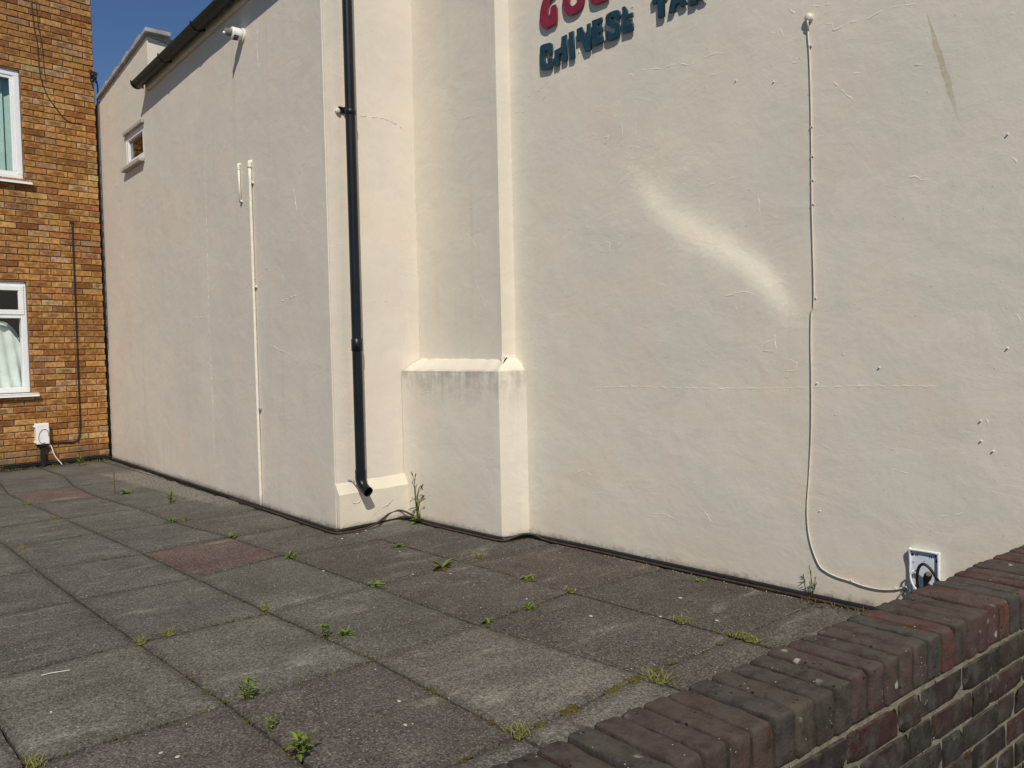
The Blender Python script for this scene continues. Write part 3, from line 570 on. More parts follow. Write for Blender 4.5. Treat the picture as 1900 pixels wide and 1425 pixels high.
# end face that turns back to the buttress, with the vertical edge bead
RF0, RF1 = L1.copy(), Vector((-5.105, 3.74, 0)); fd = (RF1 - RF0).normalized(); fn = Vector((fd.y, -fd.x, 0))
panel(SW, RF0 - Z * .05, fd, Z, lin(0, (RF1 - RF0).length, .03), lin(0, 4.1, .03), fn, fade=.02, amp=1.2)
tube(SW, [RF0 + Z * z + (LN + fn) * -.003 for z in lin(-.05, 4.03, .06)], [.006 + .0015 * noise.noise(Vector((z * 9, 0, 0))) for z in lin(-.05, 4.03, .06)], 8)
for c in ([(.05, 1.98), (.12, 1.985), (.2, 1.98)], [(.04, 2.89), (.16, 2.895)], [(.3, 2.9), (.5, 2.92), (.62, 2.9), (.7, 2.86)], [(.12, .50), (.1, .62), (.14, .7), (.1, .8)], [(.35, 1.6), (.5, 1.61)], [(.08, .9), (.12, 1.02)]):
    ridge(SW, [RF0 + fd * u + Z * z for u, z in c], fn, .0045, .0022)
# parapet: end face, back and top of the wing
pe = WO + LD * U(-8.86); bk = Y * 5
SW.add([pe + Z * 3.95, pe + Y * .9 + Z * 3.95, pe + Y * .9 + Z * 4.36, pe + Z * 4.525], [(0, 1, 2, 3)])
SW.add([WO + Z * 3.9, WO + Y * .9 + Z * 3.9, WO + Y * .9 + Z * 4.2, WO + Z * 4.345], [(3, 2, 1, 0)])
SW.add([pe + Y * .9 + Z * 3.9, WO + Y * .9 + Z * 3.9, WO + Y * .9 + Z * 4.2, pe + Y * .9 + Z * 4.36], [(0, 1, 2, 3)])
SW.add([WX - Z * .05, WO - Z * .05, WO + Z * 4.345, WX + Z * 4.28], [(0, 1, 2, 3)])
SW.add([WO - Z * .05, WO + Y * 5 - Z * .05, WO + Y * 5 + Z * 4, WO + Z * 4], [(3, 2, 1, 0)])
wing = SW.build('side_wall', 'cream_l', bld, smooth=True)
# plinth with a sloped top at the foot of the end face
mb = MB(); ln_ = .615; pv, pf = [], []; nq = 24
for i in range(nq + 1):
    u = ln_ * i / nq - .004; p = RF0 + fd * u; wv = noise.noise(Vector((u * 6, 2, 0))) * .006
    pv += [p + fn * .05 - Z * .05, p + fn * (.05 + wv) + Z * .12, p + fn * (.048 + wv * .5) + Z * (.262 + wv), p + fn * (.040 + wv * .5) + Z * (.274 + wv), p + fn * .004 + Z * (.336 + wv * .5), p - fn * .01 + Z * .34]
for i in range(nq):
    for q in range(5): a = i * 6 + q; pf.append((a, a + 6, a + 7, a + 1))
pf.append((0, 1, 2, 3, 4, 5)); mb.add(pv, pf)
ridge(mb, [RF0 + fd * u + fn * .051 + Z * z for u, z in ((.22, .07), (.28, .085), (.33, .12), (.40, .135), (.46, .17))], fn, .004, .0015)
ridge(mb, [RF0 + fd * u + fn * .051 + Z * z for u, z in ((.10, .20), (.14, .19), (.18, .21))], fn, .007, .005)
mb.build('plinth', 'cream', bld, smooth=False)
# small window of the wing
win = MB(); F0 = WO - LN * .012
def wbox(m, u0, u1, z0, z1, d0, d1): obox(m, WO, LD, LN, Z, (u0, u1), (d0, d1), (z0, z1))
wu0, wu1, wz0, wz1 = WIN[0], WIN[1], 3.345, 3.69; t = .062
wbox(win, wu0, wu1, wz1 - t, wz1, -.07, -.004); wbox(win, wu0, wu1, wz0, wz0 + t, -.07, -.004)
wbox(win, wu0, wu0 + t, wz0 + t, wz1 - t, -.07, -.004); wbox(win, wu1 - t, wu1, wz0 + t, wz1 - t, -.07, -.004)
wf = MB(); wbox(wf, wu0 + .001, wu1 - .001, wz0, wz1, -.1, -.09)
wo = wf.build('window', 'dark_room', bld); tag(wo, 'small white framed window under the sloping parapet')
win.build('frame', 'upvc', wo, bevel=.004)
g = MB(); q = [WO + LD * u - LN * .03 + Z * z for u, z in ((wu0 + t, wz0 + t), (wu1 - t, wz0 + t), (wu1 - t, wz1 - t), (wu0 + t, wz1 - t))]; g.add(q, [(0, 1, 2, 3)]); g.build('pane', 'dark_glass', wo)
s_ = MB(); wbox(s_, wu0 - .06, wu1 - .004, 3.30, 3.341, .0, .055); s_.build('sill', 'sill_stone', wo, bevel=.006)
s_ = MB(); wbox(s_, wu0 - .03, wu1 + .03, 3.694, 3.735, .001, .03); s_.build('drip_moulding', 'sill_stone', wo, bevel=.006)
# coping of the parapet: overlapping grey tiles
mb = MB(); nt_ = 9
for i in range(nt_):
    a, b = U(-10.80) + (U(-8.80) - U(-10.80)) * i / nt_, U(-10.80) + (U(-8.80) - U(-10.80)) * (i + 1) / nt_ + .015
    za, zb = top1(a) - .05, top1(b) - .05; tl = .012 * (i % 2)
    P = [WO + LD * a + LN * .035 + Z * (za + .006), WO + LD * b + LN * .035 + Z * (zb + .006 + .008), WO + LD * b - LN * .22 + Z * (zb + .014), WO + LD * a - LN * .22 + Z * (za + .006)]
    th = .042 + tl
    mb.add(P + [p + Z * th for p in P], [(0, 3, 2, 1), (4, 5, 6, 7), (0, 1, 5, 4), (1, 2, 6, 5), (2, 3, 7, 6), (3, 0, 4, 7)])
for i in range(5):
    a, b = .0 + i * .19, .19 + i * .19 + .01
    za, zb = 4.53 - .183 * a, 4.53 - .183 * b; o = pe + X * .03
    P = [o + Y * a + Z * za, o + Y * b + Z * (zb + .008), o + Y * b - X * .22 + Z * (zb + .008), o + Y * a - X * .22 + Z * za]
    mb.add(P + [p + Z * .05 for p in P], [(3, 2, 1, 0), (7, 6, 5, 4), (4, 5, 1, 0), (5, 6, 2, 1), (6, 7, 3, 2), (7, 4, 0, 3)])
mb.build('coping', 'tile', bld, bevel=.005)
# roof of the wing (low pitch) and of the main building
mb = MB(); a0, a1 = WO + LD * U(-8.87), L1.copy(); rz = 4.06
mb.add([a0 + LN * .03 + Z * rz, a1 + LN * .03 + Z * (rz + .05), Vector((a1.x, 8, 4.35)), Vector((a0.x, 8, 4.3))], [(0, 1, 2, 3)])
mb.build('roof', 'roof', bld)
# fascia board and gutter
gx0, gx1 = -8.93, -5.0; gz = lambda x: 4.050 + .0148 * (x + 8.93)
mb = MB(); p0, p1 = WO + LD * U(-8.86), WO + LD * U(-5.035)
P = []
for p, x in ((p0, -8.86), (p1, -5.035)):
    for d, z in ((.002, -.085), (.034, -.085), (.034, .06), (.002, .06)): P.append(p + LN * d + Z * (gz(x) + z))
mb.add(P, [(0, 1, 2, 3), (7, 6, 5, 4), (0, 4, 5, 1), (1, 5, 6, 2), (2, 6, 7, 3), (3, 7, 4, 0)]); mb.build('fascia', 'cream_trim', bld, bevel=.003)
mb = MB(); vs, fs = [], []; nx = 40; na = 14; r0, r1 = .058, .054
for i in range(nx + 1):
    x = gx0 + (gx1 - gx0) * i / nx; c = WO + LD * U(x) + LN * .095 + Z * (gz(x) + noise.noise(Vector((x * 1.2, 0, 0))) * .004)
    for k in range(na + 1):
        an = math.pi * k / na; vs.append(c + LN * math.cos(an) * r0 - Z * math.sin(an) * r0 * 1.02)
    for k in range(na, -1, -1):
        an = math.pi * k / na; vs.append(c + LN * math.cos(an) * r1 - Z * math.sin(an) * r1)
m_ = 2 * na + 2
for i in range(nx):
    for k in range(m_): fs.append((i * m_ + k, i * m_ + (k + 1) % m_, (i + 1) * m_ + (k + 1) % m_, (i + 1) * m_ + k)[::-1])
fs += [tuple(range(na + 1))]
mb.add(vs, fs); gut = mb.build('gutter', 'gutter', bld, smooth=True)
gut.data.polygons.foreach_set('use_smooth', [True] * len(gut.data.polygons))
for x in (-8.92, -8.02, -7.12, -6.22, -5.32):
    mb = MB(); c = WO + LD * U(x) + LN * .095 + Z * gz(x); vs, fs = [], []
    for sgn in (-.011, .011):
        for rr in (.058, .0635):
            for k in range(na + 3):
                an = -.28 + (math.pi + .28) * k / (na + 2); vs.append(c + LD * sgn + LN * math.cos(an) * rr - Z * math.sin(an) * rr)
    q = na + 3
    for k in range(q - 1): fs += [(k, k + 1, q + k + 1, q + k), (3 * q + k, 3 * q + k + 1, 2 * q + k + 1, 2 * q + k), (q + k, q + k + 1, 3 * q + k + 1, 3 * q + k), (2 * q + k, 2 * q + k + 1, k + 1, k)]
    mb.add(vs, fs); obox(mb, c, LD, LN, Z, (-.011, .011), (-.062, -.054), (-.05, .02))
    mb.build('gutter_bracket', 'pipe', gut)
# downpipe on the end face
dp_c = RF0 + fd * .160 + fn * .074
mb = MB(); tube(mb, [dp_c + Z * z for z in (.37, 1.26, 2.4, 3.2, 4.0)], .034, 24, caps=False)
tube(mb, [dp_c + Z * 4.0, dp_c + Z * 4.25], .034, 24)
dp = mb.build('downpipe', 'pipe', bld, smooth=True)
for z0, z1 in ((1.245, 1.335), (2.86, 2.90)):
    mb = MB(); lathe(mb, dp_c, Z, [(z0, .034), (z0 + .003, .0385), (z1 - .003, .0385), (z1, .034)], 24); mb.build('socket', 'pipe', dp, smooth=True, bevel=0)
mb = MB(); obox(mb, dp_c + Z * 2.886, fd, fn, Z, (-.045, .04), (-.074, -.064), (0, .04)); mb.build('bracket_plate', 'pipe', dp); mb = MB(); lathe(mb, dp_c, Z, [(2.895, .035), (2.895, .038), (2.925, .038), (2.925, .035)], 24); obox(mb, dp_c + Z * 2.885, fd, fn, Z, (-.013, .013), (-.070, -.02), (.002, .038)); mb.build('pipe_bracket', 'pipe', dp)
mb = MB(); blob(mb, RF0 + fd * .105 + fn * .006 + Z * 2.893, .02, .02, .02, 4, 8, 6); mb.build('fixing', 'cream_trim', dp, smooth=True)
mb = MB(); el = [dp_c + Z * .42, dp_c + Z * .36, dp_c + Z * .335 + fn * .006, dp_c + Z * .305 + fn * .028, dp_c + Z * .285 + fn * .060, dp_c + Z * .275 + fn * .085]
tube(mb, el, [.038, .038, .037, .036, .0355, .036], 24, caps=False)
tube(mb, [p for p in el[::-1]], [.032] * 6, 24, caps=False)
for a, b in ((0, 5),):
    pass
mb.build('shoe', 'pipe', dp, smooth=True)
mb = MB(); tube(mb, [RF0 + fd * .10 + fn * .004 + Z * .352, RF0 + fd * .13 + fn * .02 + Z * .345, dp_c + fd * -.03 + Z * .33], .006, 8); mb.build('pipe_clip', 'metal', dp)

# ================================================================== SIGN
sg = thing('shop_sign', (-3.46, 3.70, 3.2), 'crimson raised letters of the shop name high on the cream wall', 'sign')
letter('letter', RED_L['G'], 0, .012, 'red', sg, 1); letter('letter', O_OUT, 0, .012, 'red', sg, 1, O_IN); letter('letter', RED_L['L'], 0, .012, 'red', sg, 1)
st_ = thing('shop_sign', (-3.2, 3.70, 3.0), 'dark teal raised letters reading CHINESE TAK below the crimson letters', 'sign')
for k_, pts in TEAL.items(): letter('letter', pts, 0, .012, 'teal', st_, 1 if k_ in 'CS' else 0)

# ================================================================== THINGS ON THE CREAM WALLS
def wl(x, z, d=0): return WO + LD * U(x) + LN * d + Z * z              # a point on the side wall
def wr(x, z, d=0): return Vector((x, 3.72 - d, z))
# white cable down the main wall
cp = smooth_path([wr(x, z, .0065 + .004 * abs(noise.noise(Vector((z * 3, 1, 0))))) for x, z in CABLE_R], 4)
cb = thing('cable', (-1.98, 3.72, 1.4), 'thin white painted cable running down the main wall to the open white box', 'cable')
mb = MB(); tube(mb, cp, .0036, 8); mb.build('sheath', 'cable_paint', cb, smooth=True)
mb = MB(); blob(mb, wr(-1.98, 2.757, .012), .021, .016, .021, 3, 10, 7, .2); tube(mb, [wr(-1.98, 2.757, .016), wr(-1.982, 2.735, .02), wr(-1.986, 2.70, .006)], .005, 8); mb.build('entry_grommet', 'cable_paint', cb, smooth=True)
for x, z in CLIP_R:
    mb = MB(); abox(mb, (x - .0055, 3.709, z - .004), (x + .0055, 3.7195, z + .004)); blob(mb, wr(x + .006, z, .011), .003, .004, .003); mb.build('clip', 'cable_paint', cb, bevel=.002)
# conduits on the side wall
for (x, z0, z1, r, lab) in ((-6.287, .0, 2.765, .0125, 'long white conduit pipe running up the side wall from the paving'), (-6.522, 2.485, 2.79, .0095, 'short white conduit stub beside the top of the long white conduit')):
    c = thing('conduit', wl(x, z0, 0), lab, 'pipe', None); mb = MB()
    lean = .016 if z0 > 1 else .002
    tube(mb, [wl(x - .008 + lean * (z1 - z) / (z1 - z0), z, r + .004) for z in lin(z0, z1 - .02, .12)], r, 12); mb.build('tube', 'cream_plastic', c, smooth=True)
    mb = MB(); top = wl(x - .008, z1 - .02, r + .004); tube(mb, smooth_path([top - Z * .025, top, top + Z * .018 - LN * .002 , top + Z * .02 - LN * (r + .012)], 3), r * 1.35, 12); mb.build('elbow', 'cream_plastic', c, smooth=True)
    for z in ((.80, 1.78, 2.60) if z0 < 1 else (2.49,)):
        mb = MB(); p = wl(x, z, 0); obox(mb, p, LD, LN, Z, (-r - .004, r + .018), (.001, r * 1.2), (-.008, .008)); blob(mb, p + LD * (r + .012) + LN * .012, .008, .008, .008); mb.build('clip', 'cream_plastic' if z > 1 else 'grey', c, bevel=.002)
# security light under the gutter
sb = wl(-6.385, 3.782, 0); sl_ = thing('security_light', sb, 'small white drum security light with ribbed grey end just under the gutter', 'light')
ax = (LN + Z * .03).normalized()
mb = MB(); lathe(mb, sb, ax, [(0, .058), (.010, .056), (.013, .050), (.016, .0)], 28); mb.build('base_plate', 'cream_plastic', sl_, smooth=False)
mb = MB(); lathe(mb, sb, ax, [(.012, .03), (.02, .044), (.03, .047), (.085, .047), (.092, .044), (.094, .03)], 28); hs = mb.build('housing', 'white', sl_, smooth=False)
mb = MB()
for k in range(-3, 4):
    an = -math.pi / 2 + k * .3; d = LD * math.cos(an) + Z * math.sin(an); t_ = LD * -math.sin(an) + Z * math.cos(an)
    obox(mb, sb + d * .0475, t_, ax, d, (-.005, .005), (.046, .082), (-.002, .0015))
mb.build('vent_slot', 'black', hs)
mb = MB(); pr = [(.094, .03)]
for k in range(5): pr += [(.097 + k * .009, .030 - k * .001), (.099 + k * .009, .021), (.103 + k * .009, .021), (.105 + k * .009, .030 - k * .001)]
pr += [(.143, .02), (.144, 0)]; lathe(mb, sb, ax, pr, 24); mb.build('ribbed_end', 'grey', sl_, smooth=False)
mb = MB(); blob(mb, sb + ax * .150 - Z * .014, .011, .011, .011, 1, 10, 8, 0); mb.build('lens', 'white', sl_, smooth=True)
# wall plugs and screw heads left in the main wall
PL = ['pale plug high on the main wall left of the white cable', 'pale screw head beside the cable at mid height', 'white plug near the foot of the main wall right of the cable', 'pale stub at the end of the teal lettering line', None, None, None, None, 'small pale nub on the right part of the main wall', 'small dark hole plug on the main wall', 'pale nub high at the right of the main wall', 'small stub above the letter N', 'small stub below the letter N']
for i, (x, z) in enumerate(PLUG_R):
    mb = MB(); lathe(mb, wr(x, z, -.004), Vector((0, -1, .05)).normalized(), [(0, .0035), (.009, .0035), (.0115, .0025), (.012, 0)], 10)
    o = mb.build('wall_plug', 'cream_plastic', base=wr(x, z), smooth=False)
    tag(o, PL[i] or 'small pale screw head in the cluster on the far right of the wall', 'wall plug', 'plugs and screw heads in the main wall')
# open white box low on the main wall, partly behind the garden wall
bx = thing('junction_box', (-1.46, 3.72, .2), 'open white junction box with a black cable loop, low behind the brick garden wall', 'junction box')
x0, x1, z0, z1 = -1.525, -1.397, .085, .322
mb = MB(); abox(mb, (x0, 3.708, z0), (x1, 3.7195, z1)); mb.build('back_panel', 'blue_white', bx, bevel=.004)
mb = MB(); rr = smooth_path([(x0 + .002, 3.695, z0 + .03), (x0 + .002, 3.695, z1 - .014), (x0 + .006, 3.695, z1 - .005), (x0 + .014, 3.695, z1 - .001), (x1 - .016, 3.695, z1 - .001), (x1 - .005, 3.695, z1 - .006), (x1 - .001, 3.695, z1 - .018), (x1 - .001, 3.695, z0)], 3)
vs, fs = [], []
cx_, cz_ = (x0 + x1) / 2, (z0 + z1) / 2
for p in rr:
    i_ = Vector((p.x + (.004 if p.x < cx_ else -.004), p.y, p.z - (.004 if p.z > z1 - .02 else 0)))
    dd = .014 if p.x < cx_ - .04 and p.z < z1 - .03 else 0
    vs += [Vector((p.x, 3.716, p.z)), Vector((p.x, 3.694 + dd * .6, p.z)), Vector((i_.x, 3.694 + dd * .6, i_.z)), Vector((i_.x, 3.708, i_.z))]
for i in range(len(rr) - 1):
    for q in range(3): a = i * 4 + q; fs.append((a, a + 4, a + 5, a + 1))
mb.add(vs, fs); mb.build('rim', 'white', bx, smooth=False)
mb = MB(); abox(mb, (x0 - .004, 3.694, .03), (x0 + .062, 3.7192, z0 - .004)); mb.build('lower_housing', 'grey', bx, bevel=.004)
for (x, z, s) in ((-1.512, .296, .0065), (-1.408, .283, .0075), (-1.509, .262, .003), (-1.462, .272, .0022), (-1.462, .262, .0022), (-1.416, .303, .004), (-1.517, .31, .0035), (-1.404, .295, .0035)):
    mb = MB(); lathe(mb, (x, 3.7085, z), -Y, [(0, s), (.0012, s), (.0013, 0)], 10); mb.build('knockout', 'black', bx)
for x in (-1.497, -1.490, -1.44, -1.432):
    mb = MB(); abox(mb, (x - .0012, 3.7065, .292), (x + .0012, 3.7085, .302)); mb.build('slot', 'black', bx)
mb = MB(); tube(mb, smooth_path([(-1.472, 3.70, .09), (-1.478, 3.686, .14), (-1.48, 3.676, .20), (-1.47, 3.668, .25), (-1.45, 3.664, .272), (-1.425, 3.666, .26), (-1.402, 3.672, .225), (-1.383, 3.684, .19), (-1.372, 3.70, .168)], 5), .0062, 10); mb.build('black_cable', 'black', bx, smooth=True)
mb = MB(); tube(mb, smooth_path([(-1.455, 3.70, .10), (-1.450, 3.69, .17), (-1.444, 3.684, .20), (-1.430, 3.676, .232)], 4), [.007, .007, .008, .008, .008, .009, .009, .012, .014, .016, .017, .016, .012], 12); mb.build('connector', 'black', bx, smooth=True)
mb = MB(); lathe(mb, (-1.427, 3.663, .234), Vector((.15, -1, -.1)).normalized(), [(0, .012), (.004, .010), (.0045, .006)], 12); mb.build('connector_face', 'grey', bx)
mb = MB(); tube(mb, smooth_path([(-1.478, 3.69, .232), (-1.494, 3.680, .233), (-1.506, 3.676, .222), (-1.507, 3.676, .20), (-1.498, 3.676, .172), (-1.478, 3.68, .145), (-1.455, 3.688, .125)], 5), .0042, 8); mb.build('white_wire', 'white', bx, smooth=True)
mb = MB(); tube(mb, smooth_path([(-1.53, 3.708, .14), (-1.55, 3.712, .125), (-1.575, 3.712, .09), (-1.585, 3.71, .04)], 4), .004, 8); mb.build('grey_wire', 'grey', bx, smooth=True)
mb = MB(); lathe(mb, (-1.386, 3.69, .192), Vector((.5, .3, -.8)).normalized(), [(0, .0072), (.012, .0072)], 10); mb.build('cable_tie', 'white', bx)

# ---- black cables lying along the foot of the walls
def on_ground(L, off, z, wob=.004): return [Vector((x, y, z)) + Vector((0, -off, 0)) + Vector((0, noise.noise(Vector((x * 3, y * 2, 4))) * wob, noise.noise(Vector((x * 2.3, y * 3, 9))) * wob)) for x, y in L]
BP = [(-10.70, 3.085), (-9.9, 3.07), (-8.6, 3.015), (-7.4, 2.965), (-6.5, 2.925), (-5.6, 2.885), (-5.2, 2.865), (-5.03, 2.86), (-4.995, 2.92), (-5.01, 3.1), (-5.035, 3.32), (-5.03, 3.43), (-4.97, 3.462), (-4.7, 3.464), (-4.4, 3.468), (-4.15, 3.475), (-4.0, 3.482), (-3.965, 3.52), (-3.945, 3.62), (-3.91, 3.675), (-3.8, 3.684), (-3.4, 3.69), (-2.9, 3.688), (-2.4, 3.692), (-1.9, 3.69), (-1.45, 3.69), (-1.0, 3.69)]
mb = MB(); tube(mb, smooth_path(on_ground(BP, 0.004, .02), 6), .0135, 10)
tag(mb.build('cable', 'black', base=(-4.9, 3.3, 0), smooth=True), 'thick black cable lying along the foot of the cream walls', 'cable')
BQ = [(-6.9, 2.925, .013), (-6.2, 2.895, .013), (-5.6, 2.862, .013), (-5.2, 2.842, .013), (-5.0, 2.835, .013), (-4.945, 2.88, .014), (-4.93, 3.02, .016), (-4.96, 3.14, .025), (-5.0, 3.24, .05), (-5.03, 3.33, .075), (-5.02, 3.41, .08), (-4.95, 3.452, .05), (-4.85, 3.448, .02), (-4.6, 3.446, .012), (-4.3, 3.448, .012), (-4.0, 3.456, .012), (-3.945, 3.5, .02), (-3.92, 3.60, .04), (-3.88, 3.665, .03), (-3.75, 3.664, .012), (-3.3, 3.672, .011), (-2.6, 3.667, .011), (-1.9, 3.674, .011), (-1.0, 3.67, .011)]
mb = MB(); tube(mb, smooth_path(BQ, 6), .007, 8)
tag(mb.build('cable', 'brown_cable', base=(-4.95, 3.2, 0), smooth=True), 'thinner brown cable that arches up in the corner below the downpipe', 'cable')
for x, y in ((-5.12, 2.868), (-4.99, 3.05), (-4.45, 3.475), (-4.1, 3.482)): pass

# ================================================================== BRICK HOUSE
K0 = Vector((-10.698, 1.913, 0)); K1 = Vector((-10.807, 3.103, 0)); KD = (K1 - K0).normalized(); KN = Vector((KD.y, -KD.x, 0))
def kp(y, z, d=0): return K0 + KD * ((y - 1.913) / KD.y) + KN * d + Z * z
hs_ = thing('brick_house', kp(1.5, 0), 'yellow brown brick house with white framed windows, at right angles to the cream wing', 'house')
HW = [(.55, 2.287, 3.272, 4.505), (.55, 2.262, .868, 2.128)]          # openings (y0, y1, z0, z1)
HY0, HY1 = -.6, 3.092
PAL = [((.42, .215, .068), 38), ((.37, .178, .054), 28), ((.46, .26, .095), 18), ((.25, .105, .034), 10), ((.46, .31, .16), 6), ((.33, .19, .10), 8)]
pool = [c for c, n in PAL for _ in range(n)]
mb = MB(); rb = random.Random(11)
def hbrick(y0, y1, z0, z1, rn):
    j = lambda a=.0018: rn.uniform(-a, a); d = rn.uniform(.008, .0145); c = vary(rn.choice(pool), .16, rn); ch = .004
    q = [(y0 + j(), z0 + j()), (y1 + j(), z0 + j()), (y1 + j(), z1 + j()), (y0 + j(), z1 + j())]
    inn = [(a + (ch if k in (0, 3) else -ch), b + (ch if k < 2 else -ch)) for k, (a, b) in enumerate(q)]
    vs = [kp(a, b, -.02) for a, b in q] + [kp(a, b, d - .003) for a, b in q] + [kp(a, b, d + j(.001)) for a, b in inn]
    fs = [(8, 9, 10, 11)] + [(k, (k + 1) % 4, 4 + (k + 1) % 4, 4 + k) for k in range(4)] + [(4 + k, 4 + (k + 1) % 4, 8 + (k + 1) % 4, 8 + k) for k in range(4)]
    s = rn.choice((0, .3, .7, 1, 1)); uv = [(-1, -1), (1, -1), (1, 1), (-1, 1)]
    mb.add(vs, fs, c, [(a, b, s) for a, b in uv] * 2 + [(a * .93, b * .85, s) for a, b in uv])
for r_ in range(0, 92):
    z0 = -.002 + r_ * .0718; z1 = z0 + .0615; y = HY0 - (.1125 if r_ % 2 else 0)
    y = HY1 - .225 * 18 + (.1125 if r_ % 2 else 0)
    while y < HY1 - .02:
        a, b = y, min(y + .2155, HY1); segs = [(a, b)]
        for (o0, o1, p0, p1) in HW:
            if z1 > p0 + .02 and z0 < p1 - .02:
                ns = []
                for (s0, s1) in segs:
                    if s1 <= o0 or s0 >= o1: ns.append((s0, s1))
                    else:
                        if s0 < o0 - .03: ns.append((s0, o0 - .002))
                        if s1 > o1 + .03: ns.append((o1 + .002, s1))
                segs = ns
        for s0, s1 in segs: hbrick(s0 + .001, s1 - .001, z0, z1, rb)
        y += .225
mb.build('brickwork', 'house_brick', hs_)
mb = MB(); ys = sorted({HY0 - .6, HY1 - .003, *[o[0] for o in HW], *[o[1] for o in HW]}); zs = sorted({-.1, 6.6, *[o[2] for o in HW], *[o[3] for o in HW]})
for a, b in zip(ys, ys[1:]):
    for c, d in zip(zs, zs[1:]):
        if any(o[0] <= a and b <= o[1] and o[2] <= c and d <= o[3] for o in HW): continue
        mb.add([kp(a, c), kp(b, c), kp(b, d), kp(a, d)], [(0, 1, 2, 3)])
for (o0, o1, p0, p1) in HW:
    for (a, b) in (((o0, p0), (o1, p0)), ((o1, p0), (o1, p1)), ((o1, p1), (o0, p1)), ((o0, p1), (o0, p0))):
        mb.add([kp(*a), kp(*b), kp(*b, -.14), kp(*a, -.14)], [(0, 1, 2, 3)])
A_, B_ = kp(HY1 - .003, 0), kp(HY0 - .6, 0)
for p, q in ((A_, A_ - KN * 7), (A_ - KN * 7, B_ - KN * 7), (B_ - KN * 7, B_)): mb.add([p - Z * .1, q - Z * .1, q + Z * 6.6, p + Z * 6.6], [(0, 1, 2, 3)])
mb.add([A_ + Z * 6.6, B_ + Z * 6.6, B_ - KN * 7 + Z * 6.6, A_ - KN * 7 + Z * 6.6], [(0, 1, 2, 3)])
mb.build('mortar', 'house_mortar', hs_)
def kbox(m, y0, y1, z0, z1, d0, d1): obox(m, kp(0, 0), KD / KD.y, KN, Z, (y0, y1), (d0, d1), (z0, z1))
for wi, (o0, o1, p0, p1) in enumerate(HW):
    e = .001; o0, o1, p0, p1 = o0 + e, o1 - e, p0 + e, p1 - e; t = .062
    m = MB(); kbox(m, o0, o1, p0, p1, -1.3, -1.29)
    wo = m.build('window', 'dark_room', hs_); tag(wo, ('white framed window with pale green vertical blind, upper floor', 'white framed window with a top light and draped curtain, ground floor')[wi])
    m = MB(); kbox(m, o0, o1, p1 - t, p1, -.10, -.02); kbox(m, o0, o1, p0, p0 + t, -.10, -.02); kbox(m, o1 - t, o1, p0 + t, p1 - t, -.10, -.02); kbox(m, o0, o0 + t, p0 + t, p1 - t, -.10, -.02)
    kbox(m, 1.35, 1.41, p0 + t, p1 - t, -.10, -.022)
    if wi == 1: kbox(m, 1.41, o1 - t, 1.715, 1.775, -.10, -.0215)
    m.build('frame', 'upvc', wo, bevel=.005)
    m = MB(); sh = []
    if wi == 0: sh = [(1.41, o1 - t, p0 + t, p1 - t, .035)]
    else: sh = [(1.41 - .03, o1 - t + .035, 1.755, p1 - .045, .055)]
    for (a, b, c, d, w2) in sh:
        dd = (-.04, -.012) if wi else (-.05, -.03)
        kbox(m, a, b, d - w2, d, *dd); kbox(m, a, b, c, c + w2, *dd); kbox(m, b - w2, b, c + w2, d - w2, *dd); kbox(m, a, a + w2, c + w2, d - w2, *dd)
    m.build('sash', 'upvc', wo, bevel=.005)
    m = MB()
    for (a, b, c, d) in (((.6, o1 - .04, p0 + .04, p1 - .04),) if wi == 0 else ((.6, o1 - .04, p0 + .04, 1.74), (.6, o1 - .04, 1.76, p1 - .04))):
        m.add([kp(a, c, -.045), kp(b, c, -.045), kp(b, d, -.045), kp(a, d, -.045)], [(0, 1, 2, 3)])
    m.build('pane', 'glass', wo)
    m = MB(); P = [(o0, p0 - .004, -.04), (o1 + .07, p0 - .004, -.018), (o1 + .07, p0 - .014, .062), (o0, p0 - .014, .062)]
    Q = [kp(*x) for x in P]; m.add(Q + [q - Z * .03 for q in Q], [(0, 3, 2, 1)[::-1], (4, 5, 6, 7)[::-1], (0, 1, 5, 4), (1, 2, 6, 5), (2, 3, 7, 6), (3, 0, 4, 7)])
    m.build('sill', 'upvc', wo, bevel=.004)
# blind and curtain stand inside the rooms
mb = MB(); y = .62
while y < 2.2:
    a = R(28); w2 = .089
    P = [kp(y - w2 / 2, 3.33, -.16 - .03), kp(y + w2 / 2, 3.33, -.16 + .01), kp(y + w2 / 2, 4.46, -.16 + .01), kp(y - w2 / 2, 4.46, -.16 - .03)]
    mb.add(P, [(0, 1, 2, 3)]); y += .078
bl = mb.build('window_blind', 'blind', base=kp(1.5, 3.3, -.16)); tag(bl, 'pale green vertical blind hanging behind the upper floor window of the brick house', 'blind')
mb = MB(); vs, fs, nn, mm = [], [], 70, 22
for j in range(mm + 1):
    for i in range(nn + 1):
        y = .6 + (2.22 - .6) * i / nn; s = y * 1.0
        hem = 1.40 + .22 * abs(math.sin((y - 1.82) * math.pi / .40)) ** .8 if y > 1.62 else 1.45
        z = .89 + (hem - .89) * j / mm; f = j / mm
        dd = -.13 + .022 * math.sin(y * 55 + 5 * f) * (1 - .4 * f) + .015 * noise.noise(Vector((y * 6, z * 5, 2)))
        vs.append(kp(y, z, dd))
for j in range(mm):
    for i in range(nn): a = j * (nn + 1) + i; fs.append((a, a + 1, a + nn + 2, a + nn + 1))
mb.add(vs, fs); cu = mb.build('curtain', 'curtain', base=kp(1.5, .9, -.13), smooth=True); tag(cu, 'white draped net curtain behind the ground floor window of the brick house', 'curtain')
mb = MB(); vs, fs = [], []
